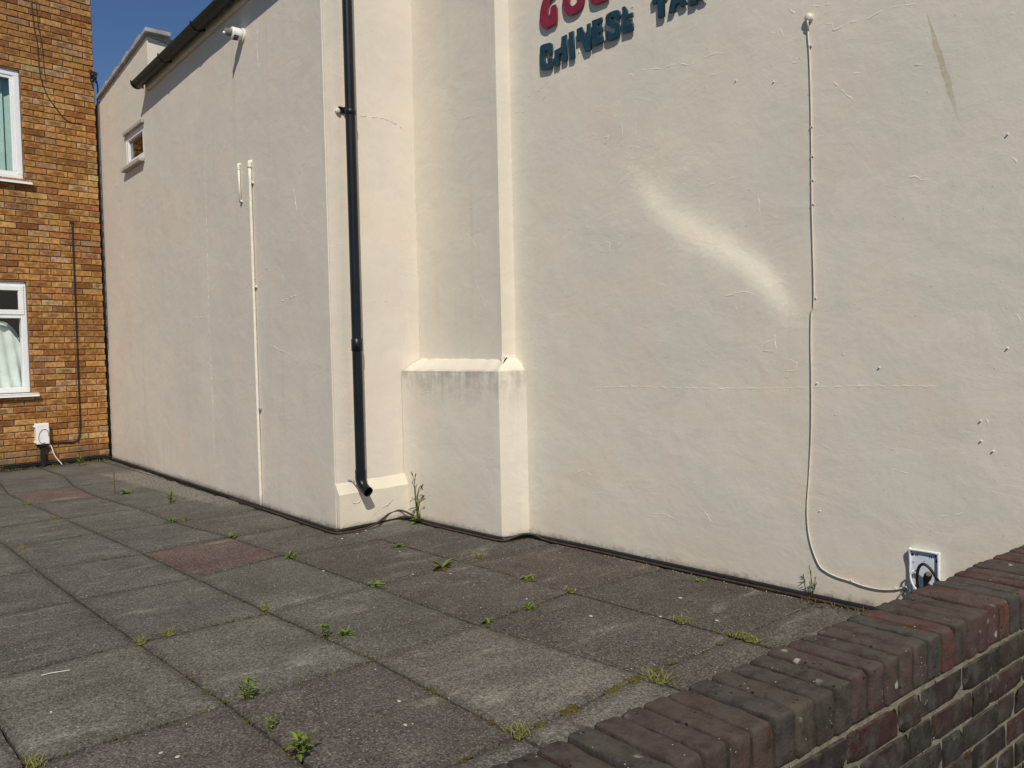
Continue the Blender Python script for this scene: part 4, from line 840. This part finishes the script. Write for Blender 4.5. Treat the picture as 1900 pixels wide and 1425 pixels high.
for j in range(9):
    for i in range(nn + 1):
        y = .6 + (2.22 - .6) * i / nn; up = 1.52 + .17 * abs(math.sin((y - 1.82) * math.pi / .40)) ** .7; lo = 1.33 + .26 * abs(math.sin((y - 1.86) * math.pi / .40)) ** .8
        vs.append(kp(y, lo + (up - lo) * j / 8, -.20 + .012 * math.sin(j * 1.3 + y * 20)))
for j in range(8):
    for i in range(nn): a = j * (nn + 1) + i; fs.append((a, a + 1, a + nn + 2, a + nn + 1))
mb.add(vs, fs); cu2 = mb.build('curtain', 'curtain', base=kp(1.5, 1.5, -.2), smooth=True); tag(cu2, 'scalloped upper swag of white curtain behind the ground floor window', 'curtain')

# ---- cables and box on the house
mb = MB(); tube(mb, smooth_path([kp(y, z, .022) for y, z in K_CABLE], 5), .0085, 8)
blob(mb, kp(2.773, 2.845, .015), .02, .02, .02)
tag(mb.build('cable', 'black', base=kp(2.77, 1.5), smooth=True), 'black cable down the brick house wall, bending into the white meter box', 'cable')
mb = MB(); tube(mb, smooth_path([kp(y, z, .03) for y, z in K_BASE], 5), .014, 8); tube(mb, smooth_path([kp(y, z - .018, .035) for y, z in K_BASE], 5), .009, 8)
tag(mb.build('cable', 'black', base=kp(2.5, .05), smooth=True), 'black cables bundled along the foot of the brick house wall', 'cable')
mb = MB(); tube(mb, smooth_path([kp(y, z, .017) for y, z in K_THIN], 5), .006, 6)
tag(mb.build('cable', 'brown_cable', base=kp(2.5, 4.8), smooth=True), 'thin brown cable curving across the upper brick house wall', 'cable')
mb = MB(); tube(mb, smooth_path([kp(y + .05, z, .016) for y, z in K_THIN[:5]], 5), .0045, 6)
tag(mb.build('cable', 'brown_cable', base=kp(2.55, 4.9), smooth=True), 'thinner brown cable running beside the curving one near the roof', 'cable')
mb = MB()
for k in range(5):
    rr_ = random.Random(k); pts = [kp(3.07 + rr_.uniform(-.05, .05), 4.62 + rr_.uniform(-.09, .05), .03 + rr_.uniform(0, .05)) for _ in range(5)]; tube(mb, smooth_path(pts, 5), .006, 6)
tube(mb, smooth_path([kp(3.08, 4.62, .03), kp(3.12, 4.5, .03), kp(3.115, 4.2, .012), kp(3.112, 3.0, .006), kp(3.11, 1.4, .006)], 6), .009, 6)
tag(mb.build('cable', 'black', base=kp(3.08, 4.6), smooth=True), 'tangle of black cable at the top corner of the brick house, running down the gap', 'cable')
mbx = thing('meter_box', kp(2.34, .27), 'white plastic meter box low on the brick house with black ducting below', 'meter box')
m = MB(); kbox(m, 2.272, 2.408, .27, .51, .01, .085); hb = m.build('housing', 'white', mbx, bevel=.008)
for z in (.29, .47):
    m = MB(); kbox(m, 2.255, 2.272, z, z + .02, .03, .06); m.build('hinge', 'white', hb)
    m = MB(); kbox(m, 2.4085, 2.42, z - .05, z - .03, .03, .06); m.build('hinge', 'white', hb)
m = MB(); ring = [kp(2.345 + .052 * math.cos(a) + .01 * math.sin(a), .362 + .08 * math.sin(a), .0875) for a in [i * 2 * math.pi / 28 for i in range(24)]]; tube(m, ring, .0035, 6); m.build('loose_wire', 'grey', mbx, smooth=True)
m = MB(); kbox(m, 2.30, 2.39, .235, .268, .015, .07); kbox(m, 2.322, 2.37, -.02, .236, .015, .06); m.build('duct', 'black', mbx, bevel=.01)
m = MB(); tube(m, smooth_path([kp(y, z, .03 + .03 * i) for i, (y, z) in enumerate(K_WIRE)], 6), .006, 8); m.build('white_wire', 'cream_plastic', mbx, smooth=True)

# ================================================================== GARDEN WALL
GP = Vector((-.782, 2.044, 0)); GD = Vector((.053, .9986, 0)).normalized(); GN = Vector((GD.y, -GD.x, 0))     # GN looks to the street
GT, GW = .523, .215
def gp(s, z, d=0): return GP + GD * s + GN * d + Z * z
gw = thing('garden_wall', gp(0, -.16, -.1), 'low dark red brick garden wall with brick on edge coping in the foreground', 'wall')
def rbrick(mb, c, ex, ey, ez, h, r, col, luvs, nz, rn, amp=.0022):
    def ticks(H, n):
        a = [-H, -H + r * .35, -H + r]; k = max(1, n); return a + [-H + r + (2 * H - 2 * r) * i / k for i in range(1, k)] + [H - r, H - r * .35, H]
    off = Vector((rn.random() * 50, rn.random() * 50, 0)); T = [ticks(h[0], nz[0]), ticks(h[1], nz[1]), ticks(h[2], nz[2])]; key = {}; vs = []; fs = []; lu = []
    sk = [rn.uniform(-.0025, .0025) for _ in range(3)]; chip = [(Vector((rn.choice((-1, 1)) * h[0], rn.choice((-1, 1)) * h[1], h[2])), rn.uniform(.006, .022)) for _ in range(2)]
    def vert(p):
        k = (round(p.x, 5), round(p.y, 5), round(p.z, 5))
        if k in key: return key[k]
        q = Vector((max(-h[0] + r, min(h[0] - r, p.x)), max(-h[1] + r, min(h[1] - r, p.y)), max(-h[2] + r, min(h[2] - r, p.z))))
        d = p - q; dn = d.normalized() if d.length > 1e-9 else Vector((0, 0, 0)); q = q + dn * r
        a = amp * noise.noise(q * 22 + off) + amp * .7 * noise.noise(q * 60 + off)
        for cc, rr_ in chip:
            dc = (q - cc).length
            if dc < rr_: a -= (rr_ - dc) * .55
        q = q + dn * a
        key[k] = len(vs); vs.append(c + ex * (q.x + sk[0] * q.y / h[1]) + ey * (q.y) + ez * (q.z + sk[2])); lu.append(luvs(p.x / h[0], p.y / h[1], p.z / h[2])); return key[k]
    for a, b, cc in ((0, 1, 2), (1, 2, 0), (2, 0, 1)):
        for sg in (-1, 1):
            for i in range(len(T[a]) - 1):
                for j in range(len(T[b]) - 1):
                    q = []
                    for (ii, jj) in ((i, j), (i + 1, j), (i + 1, j + 1), (i, j + 1)):
                        p = Vector((0, 0, 0)); p[a] = T[a][ii]; p[b] = T[b][jj]; p[cc] = sg * h[cc]; q.append(vert(p))
                    q = q if sg > 0 else q[::-1]
                    if len(set(q)) == 4: fs.append(tuple(q))
    mb.add(vs, fs, col, lu)
GPAL = [((.070, .048, .040), 30), ((.060, .049, .041), 28), ((.085, .045, .036), 15), ((.095, .038, .030), 7), ((.052, .049, .046), 14), ((.085, .066, .048), 6)]
gpool = [c for c, n in GPAL for _ in range(n)]; rg = random.Random(21)
mb = MB(); pitch = .0697; s = -3.2
while s < 1.72:
    wdt = (pitch - .0072 + rg.uniform(-.002, .002)) / 2; c = gp(s, GT - .0525 + rg.uniform(-.0025, .0025), -GW / 2 + rg.uniform(-.003, .003))
    rbrick(mb, c, GD, -GN, Z, (wdt, GW / 2, .0525), .011, tuple(q * .86 for q in vary(rg.choice(gpool), .18, rg)), lambda a, b, c_: (a, b, .25), (2, 9, 5), rg, .003)
    s += pitch
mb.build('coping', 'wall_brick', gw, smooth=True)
mb = MB(); z1 = GT - .105 - .011; r_ = 0
while z1 > -.2:
    z0 = z1 - .065; s = -3.2 - (.169 if r_ % 2 else 0); k = 0
    while s < 1.72:
        ln = (.215 if (k % 2 == 0) else .1025); ln = ln if r_ % 3 else (.215 if k % 5 else .1025)
        c = gp(s + ln / 2, (z0 + z1) / 2, -.051 + rg.uniform(-.003, .002)); 
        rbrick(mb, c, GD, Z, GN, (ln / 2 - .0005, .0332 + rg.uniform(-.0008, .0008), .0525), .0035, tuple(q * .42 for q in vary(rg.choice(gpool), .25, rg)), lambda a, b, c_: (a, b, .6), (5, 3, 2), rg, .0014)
        c2 = gp(s + ln / 2, (z0 + z1) / 2, -GW + .05); obox(mb, c2, GD, GN, Z, (-ln / 2 + .001, ln / 2 - .001), (-.05, .04), (-.0325, .0325), vary(rg.choice(gpool), .2, rg))
        s += ln + .0092; k += 1
    z1 -= .0755; r_ += 1
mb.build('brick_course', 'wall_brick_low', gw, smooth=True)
mb = MB(); us = lin(-3.2, 1.70, .012); zs = lin(-.17, GT - .104, .012); P = []
for z in zs:
    for u_ in us:
        p = gp(u_, z, -.0052); P.append(p + GN * (.0018 * noise.noise(p * 45) + .0022 * max(0, noise.noise(p * 17 + Vector((3, 3, 3))))))
n = len(us); mb.add(P, [(j * n + i, j * n + i + 1, (j + 1) * n + i + 1, (j + 1) * n + i) for j in range(len(zs) - 1) for i in range(n - 1)])
obox(mb, gp(0, 0), GD, GN, Z, (-3.2, 1.7), (-GW + .008, -.018), (-.17, GT - .112)); pass
rm = random.Random(8)
for _ in range(26):                                                # smears and lumps of pale mortar squeezed out of the joints
    s = rm.uniform(-1.2, 1.6); zz = GT - .1105 - .0755 * rm.choice((0, 0, 1, 2, 3, 4)); e = rm.uniform(.0012, .0034)
    blob(mb, gp(s, zz + rm.uniform(-.004, .004), -.0015), e * rm.uniform(.8, 1.6), e, e * .9, rm.random() * 50, 7, 5, .5)
mb.build('mortar', 'wall_mortar', gw, smooth=True)
mb = MB(); obox(mb, gp(0, 0), GD, GN, Z, (-3.2, 1.7), (-GW + .010, -.006), (GT - .112, GT - .017)); mb.build('coping_joint', 'joint_dark', gw)

# ================================================================== WEEDS, MOSS, GRIT
def leaf(mb, p, az, ln, wd, pitch, curl, rn, tint=(1, 1, 1), n=6, lobes=0):
    d = Vector((math.cos(az), math.sin(az), 0)); sd = Vector((-d.y, d.x, 0)); q = Vector(p); vs = []; a = pitch
    for i in range(n + 1):
        t = i / n; w_ = wd * (math.sin(math.pi * min(1, t * .9 + .08)) ** .8) * (1 + lobes * math.sin(t * 19) * .5) if i < n else wd * .04
        nn = (d * -math.sin(a) + Z * math.cos(a)); vs += [q + sd * w_ + nn * w_ * .35, q.copy(), q - sd * w_ + nn * w_ * .35]
        q = q + (d * math.cos(a) + Z * math.sin(a)) * (ln / n); a -= curl / n
    for v in vs: v.z = max(v.z, .0035 + rn.random() * .002)
    fs = []
    for i in range(n): b = i * 3; fs += [(b, b + 1, b + 4, b + 3), (b + 1, b + 2, b + 5, b + 4)]
    mb.add(vs, fs, tint)
def blades(mb, c, n, rad, h, rn, w=.0016):
    for _ in range(n):
        gx, gy = (max(-1.5, min(1.5, rn.gauss(0, 1))) for _ in '12'); p = Vector((c[0] + gx * rad, c[1] + gy * rad * .6, .001)); az = rn.uniform(0, 6.28); g = rn.uniform(.7, 1.15); leaf(mb, p, az, h * rn.uniform(.5, 1.2), w, rn.uniform(.7, 1.45), rn.uniform(.2, 1.4), rn, (g, g, g * rn.uniform(.7, 1)), 4)
GRP = 'weeds growing in the paving joints'
def weed(key, label, kind, size, seed, mat='leaf'):
    x, y = WEED[key]; rn = random.Random(seed); b = Vector((x, y, 0))
    if kind == 'grass':
        mb = MB(); blades(mb, (x, y), int(55 * size), .035 * size, .045 * size ** .5, rn)
        for _ in range(8): blob(mb, (x + rn.uniform(-.014, .014), y + rn.uniform(-.01, .01), .002), .016, .016, .006, rn.random() * 9, col=(.6, .6, .5))
        return tag(mb.build('grass_tuft', 'grass', base=b), label, 'grass tuft', GRP)
    if kind == 'sprig':
        mb = MB(); n = int(9 + 5 * size)
        for i in range(n): g = rn.uniform(.75, 1.3); leaf(mb, b + Vector((rn.gauss(0, .012), rn.gauss(0, .01), .002)), rn.uniform(0, 6.28), rn.uniform(.025, .055) * size, rn.uniform(.005, .010) * size, rn.uniform(.15, 1.3), rn.uniform(.3, 1.5), rn, (g, g, g * .9), lobes=.6)
        for _ in range(5): blob(mb, b + Vector((rn.gauss(0, .025), rn.gauss(0, .02), 0)), .011, .011, .005, rn.random() * 9, col=(.5, .5, .4))
        return tag(mb.build('weed', mat, base=b), label, 'weed', GRP)
    if kind == 'upright':
        root = thing('weed', b, label, 'weed', GRP); ns = 2 + int(size > 1.2); lv = MB(); stm = MB()
        for k in range(ns + 1):
            az = rn.uniform(0, 6.28); h = .085 * size * rn.uniform(.6, 1.1); ln = rn.uniform(.1, .35) * h
            pts = [b + Vector((math.cos(az), math.sin(az), 0)) * (.006 + ln * t * t) + Z * h * t for t in (0, .33, .66, 1)]; tube(stm, smooth_path(pts, 3), [.0022 * size * (1 - .06 * i) for i in range(10)], 6)
            for i in range(int(8 * size) + 5):
                t = rn.uniform(.1, 1); p = pts[0].lerp(pts[3], t); g = rn.uniform(.8, 1.35); leaf(lv, p, rn.uniform(0, 6.28), rn.uniform(.022, .042) * size, rn.uniform(.004, .0075) * size, rn.uniform(0, 1.1), rn.uniform(.2, 1.2), rn, (g, g, g), lobes=.5)
        stm.build('stem', 'stem', root, smooth=True); lv.build('leaf', mat, root); return root
W = [('a', 'small bright green sprig on the paving below the downpipe', 'sprig', .9), ('b', 'green sprig at the right corner of the dark red slab', 'sprig', 1.0), ('t', 'pale sprig beside the red slab weed, nearer the wall', 'sprig', .6),
     ('c', 'low green sprig at a slab corner in front of the dock plant', 'sprig', 1.0), ('d', 'upright little weed in the joint, middle of the patio', 'upright', .75), ('d2', 'pale weed just right of the upright mid patio weed', 'sprig', .9),
     ('e', 'leafy weed at the slab crossing in the near left patio', 'upright', .85), ('f', 'thin weed in the joint between the two leafy front weeds', 'upright', .55), ('g', 'bushy green weed nearest the bottom of the view', 'upright', 1.0),
     ('h', 'tiny sprig in the joint right of the dock plant', 'sprig', .8), ('i', 'star shaped sprig alone in a cross joint near the brownish slab', 'sprig', .75), ('j', 'mossy sprig where four slabs meet mid patio', 'sprig', .7),
     ('grassA', 'largest grass tuft, in a slab joint beside the garden wall', 'grass', 1.25), ('grassB', 'sunlit grass tuft near the garden wall and the cream wall', 'grass', .8), ('grassB2', 'small grass tuft touching the sunlit tuft on its right', 'grass', .6),
     ('dry', 'dry straw coloured grass patch on the purple slab edge', 'grass', .8), ('grassC', 'sparse grass in the joint near the buttress foot', 'grass', .8), ('tiny', 'tiny weed sprouting beside the base cable of the main wall', 'sprig', .6),
     ('mossA', 'yellow green tuft at the slab corner by the garden wall coping', 'grass', .85), ('far', 'two stemmed weed standing near the side wall', 'upright', 1.1), ('far2', 'spreading weed in a far joint left of the two stemmed weed', 'sprig', 1.5),
     ('house', 'leafy weed against the foot of the brick house', 'upright', 1.1), ('k', 'little weed in the joint above the dark red slab', 'sprig', .8), ('l', 'pale weed in a joint of the left patio, left one of a pair', 'sprig', 1.0), ('l2', 'pale weed in a joint of the left patio, right one of a pair', 'sprig', .8),
     ('m', 'brownish moss tuft at a slab crossing on the left patio', 'grass', .55), ('m2', 'olive tuft in the cross joint right of the brownish moss tuft', 'grass', .6), ('n', 'dry tuft in the long joint at the left edge', 'grass', .5), ('o', 'mossy tuft in the far left cross joint', 'grass', .8), ('q', 'dry brown tuft in the joint at the bottom left corner', 'grass', .8), ('r', 'rusty tuft in the joint right of the dark red slab', 'grass', .5), ('u', 'mossy tuft where the brownish slab meets its neighbours', 'grass', .7), ('v', 'small tuft at the near left corner of the far pink slab', 'grass', .7)]
for i, (k, lab, kind, sz) in enumerate(W): weed(k, lab, kind, sz, 100 + i)
# tall weed in the buttress corner
rn = random.Random(77); b = Vector((-4.86, 3.44, 0)); tw = thing('weed', b, 'tall weed with seed heads growing in the corner of the buttress', 'weed', GRP); stm, lv, sd_ = MB(), MB(), MB()
for (pts) in ([(0, 0, 0), (-.01, .0, .12), (-.015, -.01, .24), (.005, -.01, .36)], [(0, 0, 0), (.02, 0, .12), (.03, -.01, .22), (.09, -.01, .29)], [(0, 0, .02), (-.01, 0, .2), (-.03, 0, .30), (-.055, 0, .36)], [(.0, 0, .02), (.02, 0, .14), (.07, -.01, .2), (.1, -.01, .21)], [(0, 0, .1), (.01, 0, .22), (.05, 0, .28), (.07, 0, .26)]):
    q = smooth_path([b + Vector(p) for p in pts], 5); tube(stm, q, [.0034 - .002 * i / len(q) for i in range(len(q))], 6)
    sd_ = MB()
    for k in range(3): blob(sd_, q[-1 - k] + Vector((rn.uniform(-.003, .003), 0, rn.uniform(-.003, .003))), .004, .004, .009, k)
    sd_.build('seed_head', 'leaf_dry', tw)
for i in range(12): leaf(lv, b + Z * .01, rn.uniform(0, 6.28), rn.uniform(.05, .10), rn.uniform(.008, .014), rn.uniform(.2, 1.1), rn.uniform(.5, 1.6), rn, (1, 1, 1), lobes=.3)
for i in range(13): z = rn.uniform(.04, .2); leaf(lv, b + Vector((rn.uniform(-.01, .03), -.005, z)), rn.uniform(-2.6, .8), rn.uniform(.04, .085), rn.uniform(.006, .011), rn.uniform(-.1, 1.0), rn.uniform(.8, 2.4), rn, (rn.uniform(.7, 1.1), rn.uniform(.7, 1), .8))
stm.build('stem', 'stem', tw, smooth=True); lv.build('leaf', 'leaf', tw)
# dock with browning leaves
b = Vector((*WEED['dock'], 0)); dk = thing('weed', b, 'dock plant with browning leaves lying low in front of the buttress', 'weed', GRP); lv, dr = MB(), MB()
for i in range(16): leaf(lv if i % 2 else dr, b + Z * .004, rn.uniform(0, 6.28), rn.uniform(.05, .10), rn.uniform(.008, .015), rn.uniform(.1, 1.0), rn.uniform(.4, 1.7), rn, (rn.uniform(.6, 1.1),) * 3)
lv.build('green_leaf', 'leaf', dk); dr.build('brown_leaf', 'leaf_dry', dk)
# slim weed and rusty litter at the foot of the main wall
b = Vector((-1.975, 3.69, 0)); sw = thing('weed', b, 'slim upright weed against the main wall under the bend of the white cable', 'weed', GRP); stm, lv = MB(), MB()
for k in range(4):
    q = [b + Vector((rn.uniform(-.012, .012) + .01 * k * t, -.01, .17 * t * (1 - .15 * k))) for t in (0, .3, .6, 1)]; tube(stm, smooth_path(q, 3), .0016, 5)
    for i in range(14): leaf(lv, q[0].lerp(q[3], rn.uniform(.1, 1)), rn.uniform(-2.8, -.3), rn.uniform(.012, .03), .0026, rn.uniform(.2, 1.2), .5, rn, (rn.uniform(.8, 1.2),) * 3)
stm.build('stem', 'stem', sw); lv.build('leaf', 'leaf', sw)
mb = MB(); blades(mb, (-1.80, 3.655), 60, .07, .035, rn, .0025); blades(mb, (-1.95, 3.65), 30, .03, .03, rn, .0025)
tag(mb.build('dead_leaves', 'leaf_dry', base=(-1.8, 3.65, 0)), 'rusty dead stalks and leaves at the foot of the main wall', 'dead leaves')
b = Vector((*WEED['stalk'], 0)); mb = MB()
tube(mb, smooth_path([b, b + Vector((.005, 0, .06)), b + Vector((-.004, 0, .13)), b + Vector((.006, 0, .20))], 4), .003, 6)
for i in range(9): blob(mb, b + Vector((rn.uniform(-.008, .008), 0, .02 + i * .02)), .007, .006, .008, i)
tag(mb.build('dead_stalk', 'leaf_dry', base=b), 'dry brown stalk standing in a far joint of the patio', 'dead plant')
# weeds and litter along the foot of the brick house
mb = MB()
for i in range(240):
    y = rn.uniform(1.9, 3.05); p = kp(y, 0, .05 + abs(rn.gauss(0, .03))); blades(mb, (p.x, p.y), 1, .01, .04, rn, .002)
tag(mb.build('grass_fringe', 'grass', base=kp(2.5, 0)), 'thin grass along the foot of the brick house', kind='stuff')
# moss in the joints
mb = MB()
def mossline(a, b, dens, h, rn, spread=.007):
    a, b = Vector((*a, 0)), Vector((*b, 0)); n = int((b - a).length * dens)
    for _ in range(n):
        t = rn.random()
        if noise.noise(Vector((a.x + t * 9, a.y * 3, 1))) < .12: continue
        p = a.lerp(b, t) + Vector((rn.gauss(0, spread), rn.gauss(0, spread), -.003)); s = rn.uniform(.003, .0075) * h; blob(mb, p, s, s, s * .75, rn.random() * 99, 6, 4, .4)
N_ = lambda j, i: (node(j, i).x, node(j, i).y)
for a, b, dn in ((N_(1, 5), N_(2, 5), 420), (N_(1, 4), N_(1, 5), 150), (N_(0, 4), N_(1, 4), 45), (N_(1, 5), N_(0, 5), 160), (N_(2, 4), N_(3, 4), 60), (N_(3, 3), N_(3, 4), 160), (N_(0, 4), N_(0, 5), 140), (N_(0, 3), N_(0, 4), 60), (N_(-1, 4), N_(0, 4), 70), (N_(1, 3), N_(1, 4), 70),
                 (N_(1, 2), N_(1, 3), 90), (N_(0, 3), N_(1, 3), 60), (N_(3, 4), N_(3, 5), 80), (N_(2, 5), N_(3, 5), 160), (N_(2, 5), (-1.55, 2.42), 420), (N_(3, 5), (-1.5, 3.0), 260), (N_(1, 1), N_(1, 2), 60), (N_(1, 0), N_(2, 0), 40), (N_(0, 0), N_(1, 0), 60), (N_(1, -1), N_(2, -1), 60), (N_(1, -2), N_(1, -1), 60), (N_(0, -1), N_(1, -1), 80), (N_(0, 0), N_(0, 1), 50)): mossline(a, b, dn, 1.0, rn)
mossline(N_(1, 5), N_(2, 5), 420, 1.4, rn, .009); mossline(N_(1, 5), N_(2, 5), 300, 1.0, rn, .006)
tag(mb.build('moss', 'moss', smooth=True), 'yellow green moss filling the paving joints', kind='stuff')
# pale grit and chewing gum spots on the slabs
mb = MB(); rr_ = random.Random(4)
for x, y in SPECK: blob(mb, (x, y, .002), rr_.uniform(.006, .012), rr_.uniform(.005, .009), .003, rr_.random() * 9, 8, 5, .3)
for _ in range(260): x, y = rr_.uniform(-8, -1.2), rr_.uniform(.4, 3.6); s = rr_.uniform(.001, .0032); blob(mb, (x, y, .002), s * 1.3, s, s * .8, rr_.random() * 9, 6, 4, .4)
for _ in range(70): t = rr_.random(); x = -4 + 2.6 * t; s = rr_.uniform(.001, .0028); blob(mb, (x, 3.645 + rr_.gauss(0, .012), .003), s * 1.4, s, s, rr_.random() * 9, 6, 4, .4)
tag(mb.build('grit', 'grit', smooth=True), 'pale grit scattered over the slabs', kind='stuff')
mb = MB(); c = [Vector((x, y, .004)) for x, y in CHALK]; q = smooth_path(c, 6); vs, fs = [], []
for i, p in enumerate(q): wv = .005 + .003 * noise.noise(p * 60); vs += [p + Vector((-wv, 0, 0)), p + Vector((wv, 0, 0))]
fs = [(2 * i, 2 * i + 1, 2 * i + 3, 2 * i + 2)[::-1] for i in range(len(q) - 1)]; mb.add(vs, fs)
tag(mb.build('chalk_mark', 'chalk'), kind='structure')

# ================================================================== ADDED SUN REFLECTOR, OUT OF THE FRAME
# invented mirror strip, shaped and placed to throw the curved sun streak onto the main wall
def sun_reflector(ST, WD, MP, NM, label, zfoot):
    DO = -SUN + 2 * SUN.dot(NM) * NM; Q = smooth_path([wr(x, z) for x, z in ST], 5); vs, fs = [], []
    for i, p in enumerate(Q):
        t = (Q[min(i + 1, len(Q) - 1)] - Q[max(0, i - 1)]).normalized(); s = t.cross(Y).normalized(); f = i / (len(Q) - 1) * (len(WD) - 1); a = int(min(f, len(WD) - 2)); wv = WD[a] * (1 - f + a) + WD[a + 1] * (f - a)
        for sg in (-1, 1):
            q = p + s * wv * sg; q = q + DO * ((MP - q).dot(NM) / DO.dot(NM)); vs += [q, q - NM * .005]
    for i in range(len(Q) - 1):
        a = 4 * i; fs += [(a, a + 4, a + 6, a + 2), (a + 1, a + 3, a + 7, a + 5), (a, a + 1, a + 5, a + 4), (a + 2, a + 6, a + 7, a + 3)]
    mb = MB(); mb.add(vs, fs); k = max(range(0, len(vs), 4), key=lambda j: vs[j].z); e = vs[k].lerp(vs[k + 2], .5)
    obox(mb, (e.x, e.y, 0), X, Y, Z, (-.02, .02), (-.02, .02), (zfoot, e.z - .012))
    tag(mb.build('reflector_strip', 'polished', base=(e.x, e.y, zfoot)), label, 'metal strip')
sun_reflector([(-3.15, 2.36), (-3.05, 2.215), (-2.95, 2.10), (-2.798, 1.95), (-2.606, 1.825), (-2.41, 1.705), (-2.241, 1.585), (-2.14, 1.45), (-2.075, 1.31)], [.004, .018, .034, .048, .053, .053, .048, .032, .004],
     Vector((.6, 1.45, -.10)), Vector((-.155, .07, 1.125)).normalized(), 'added bent mirror strip on the street side that throws the sun streak onto the main wall', -.16)
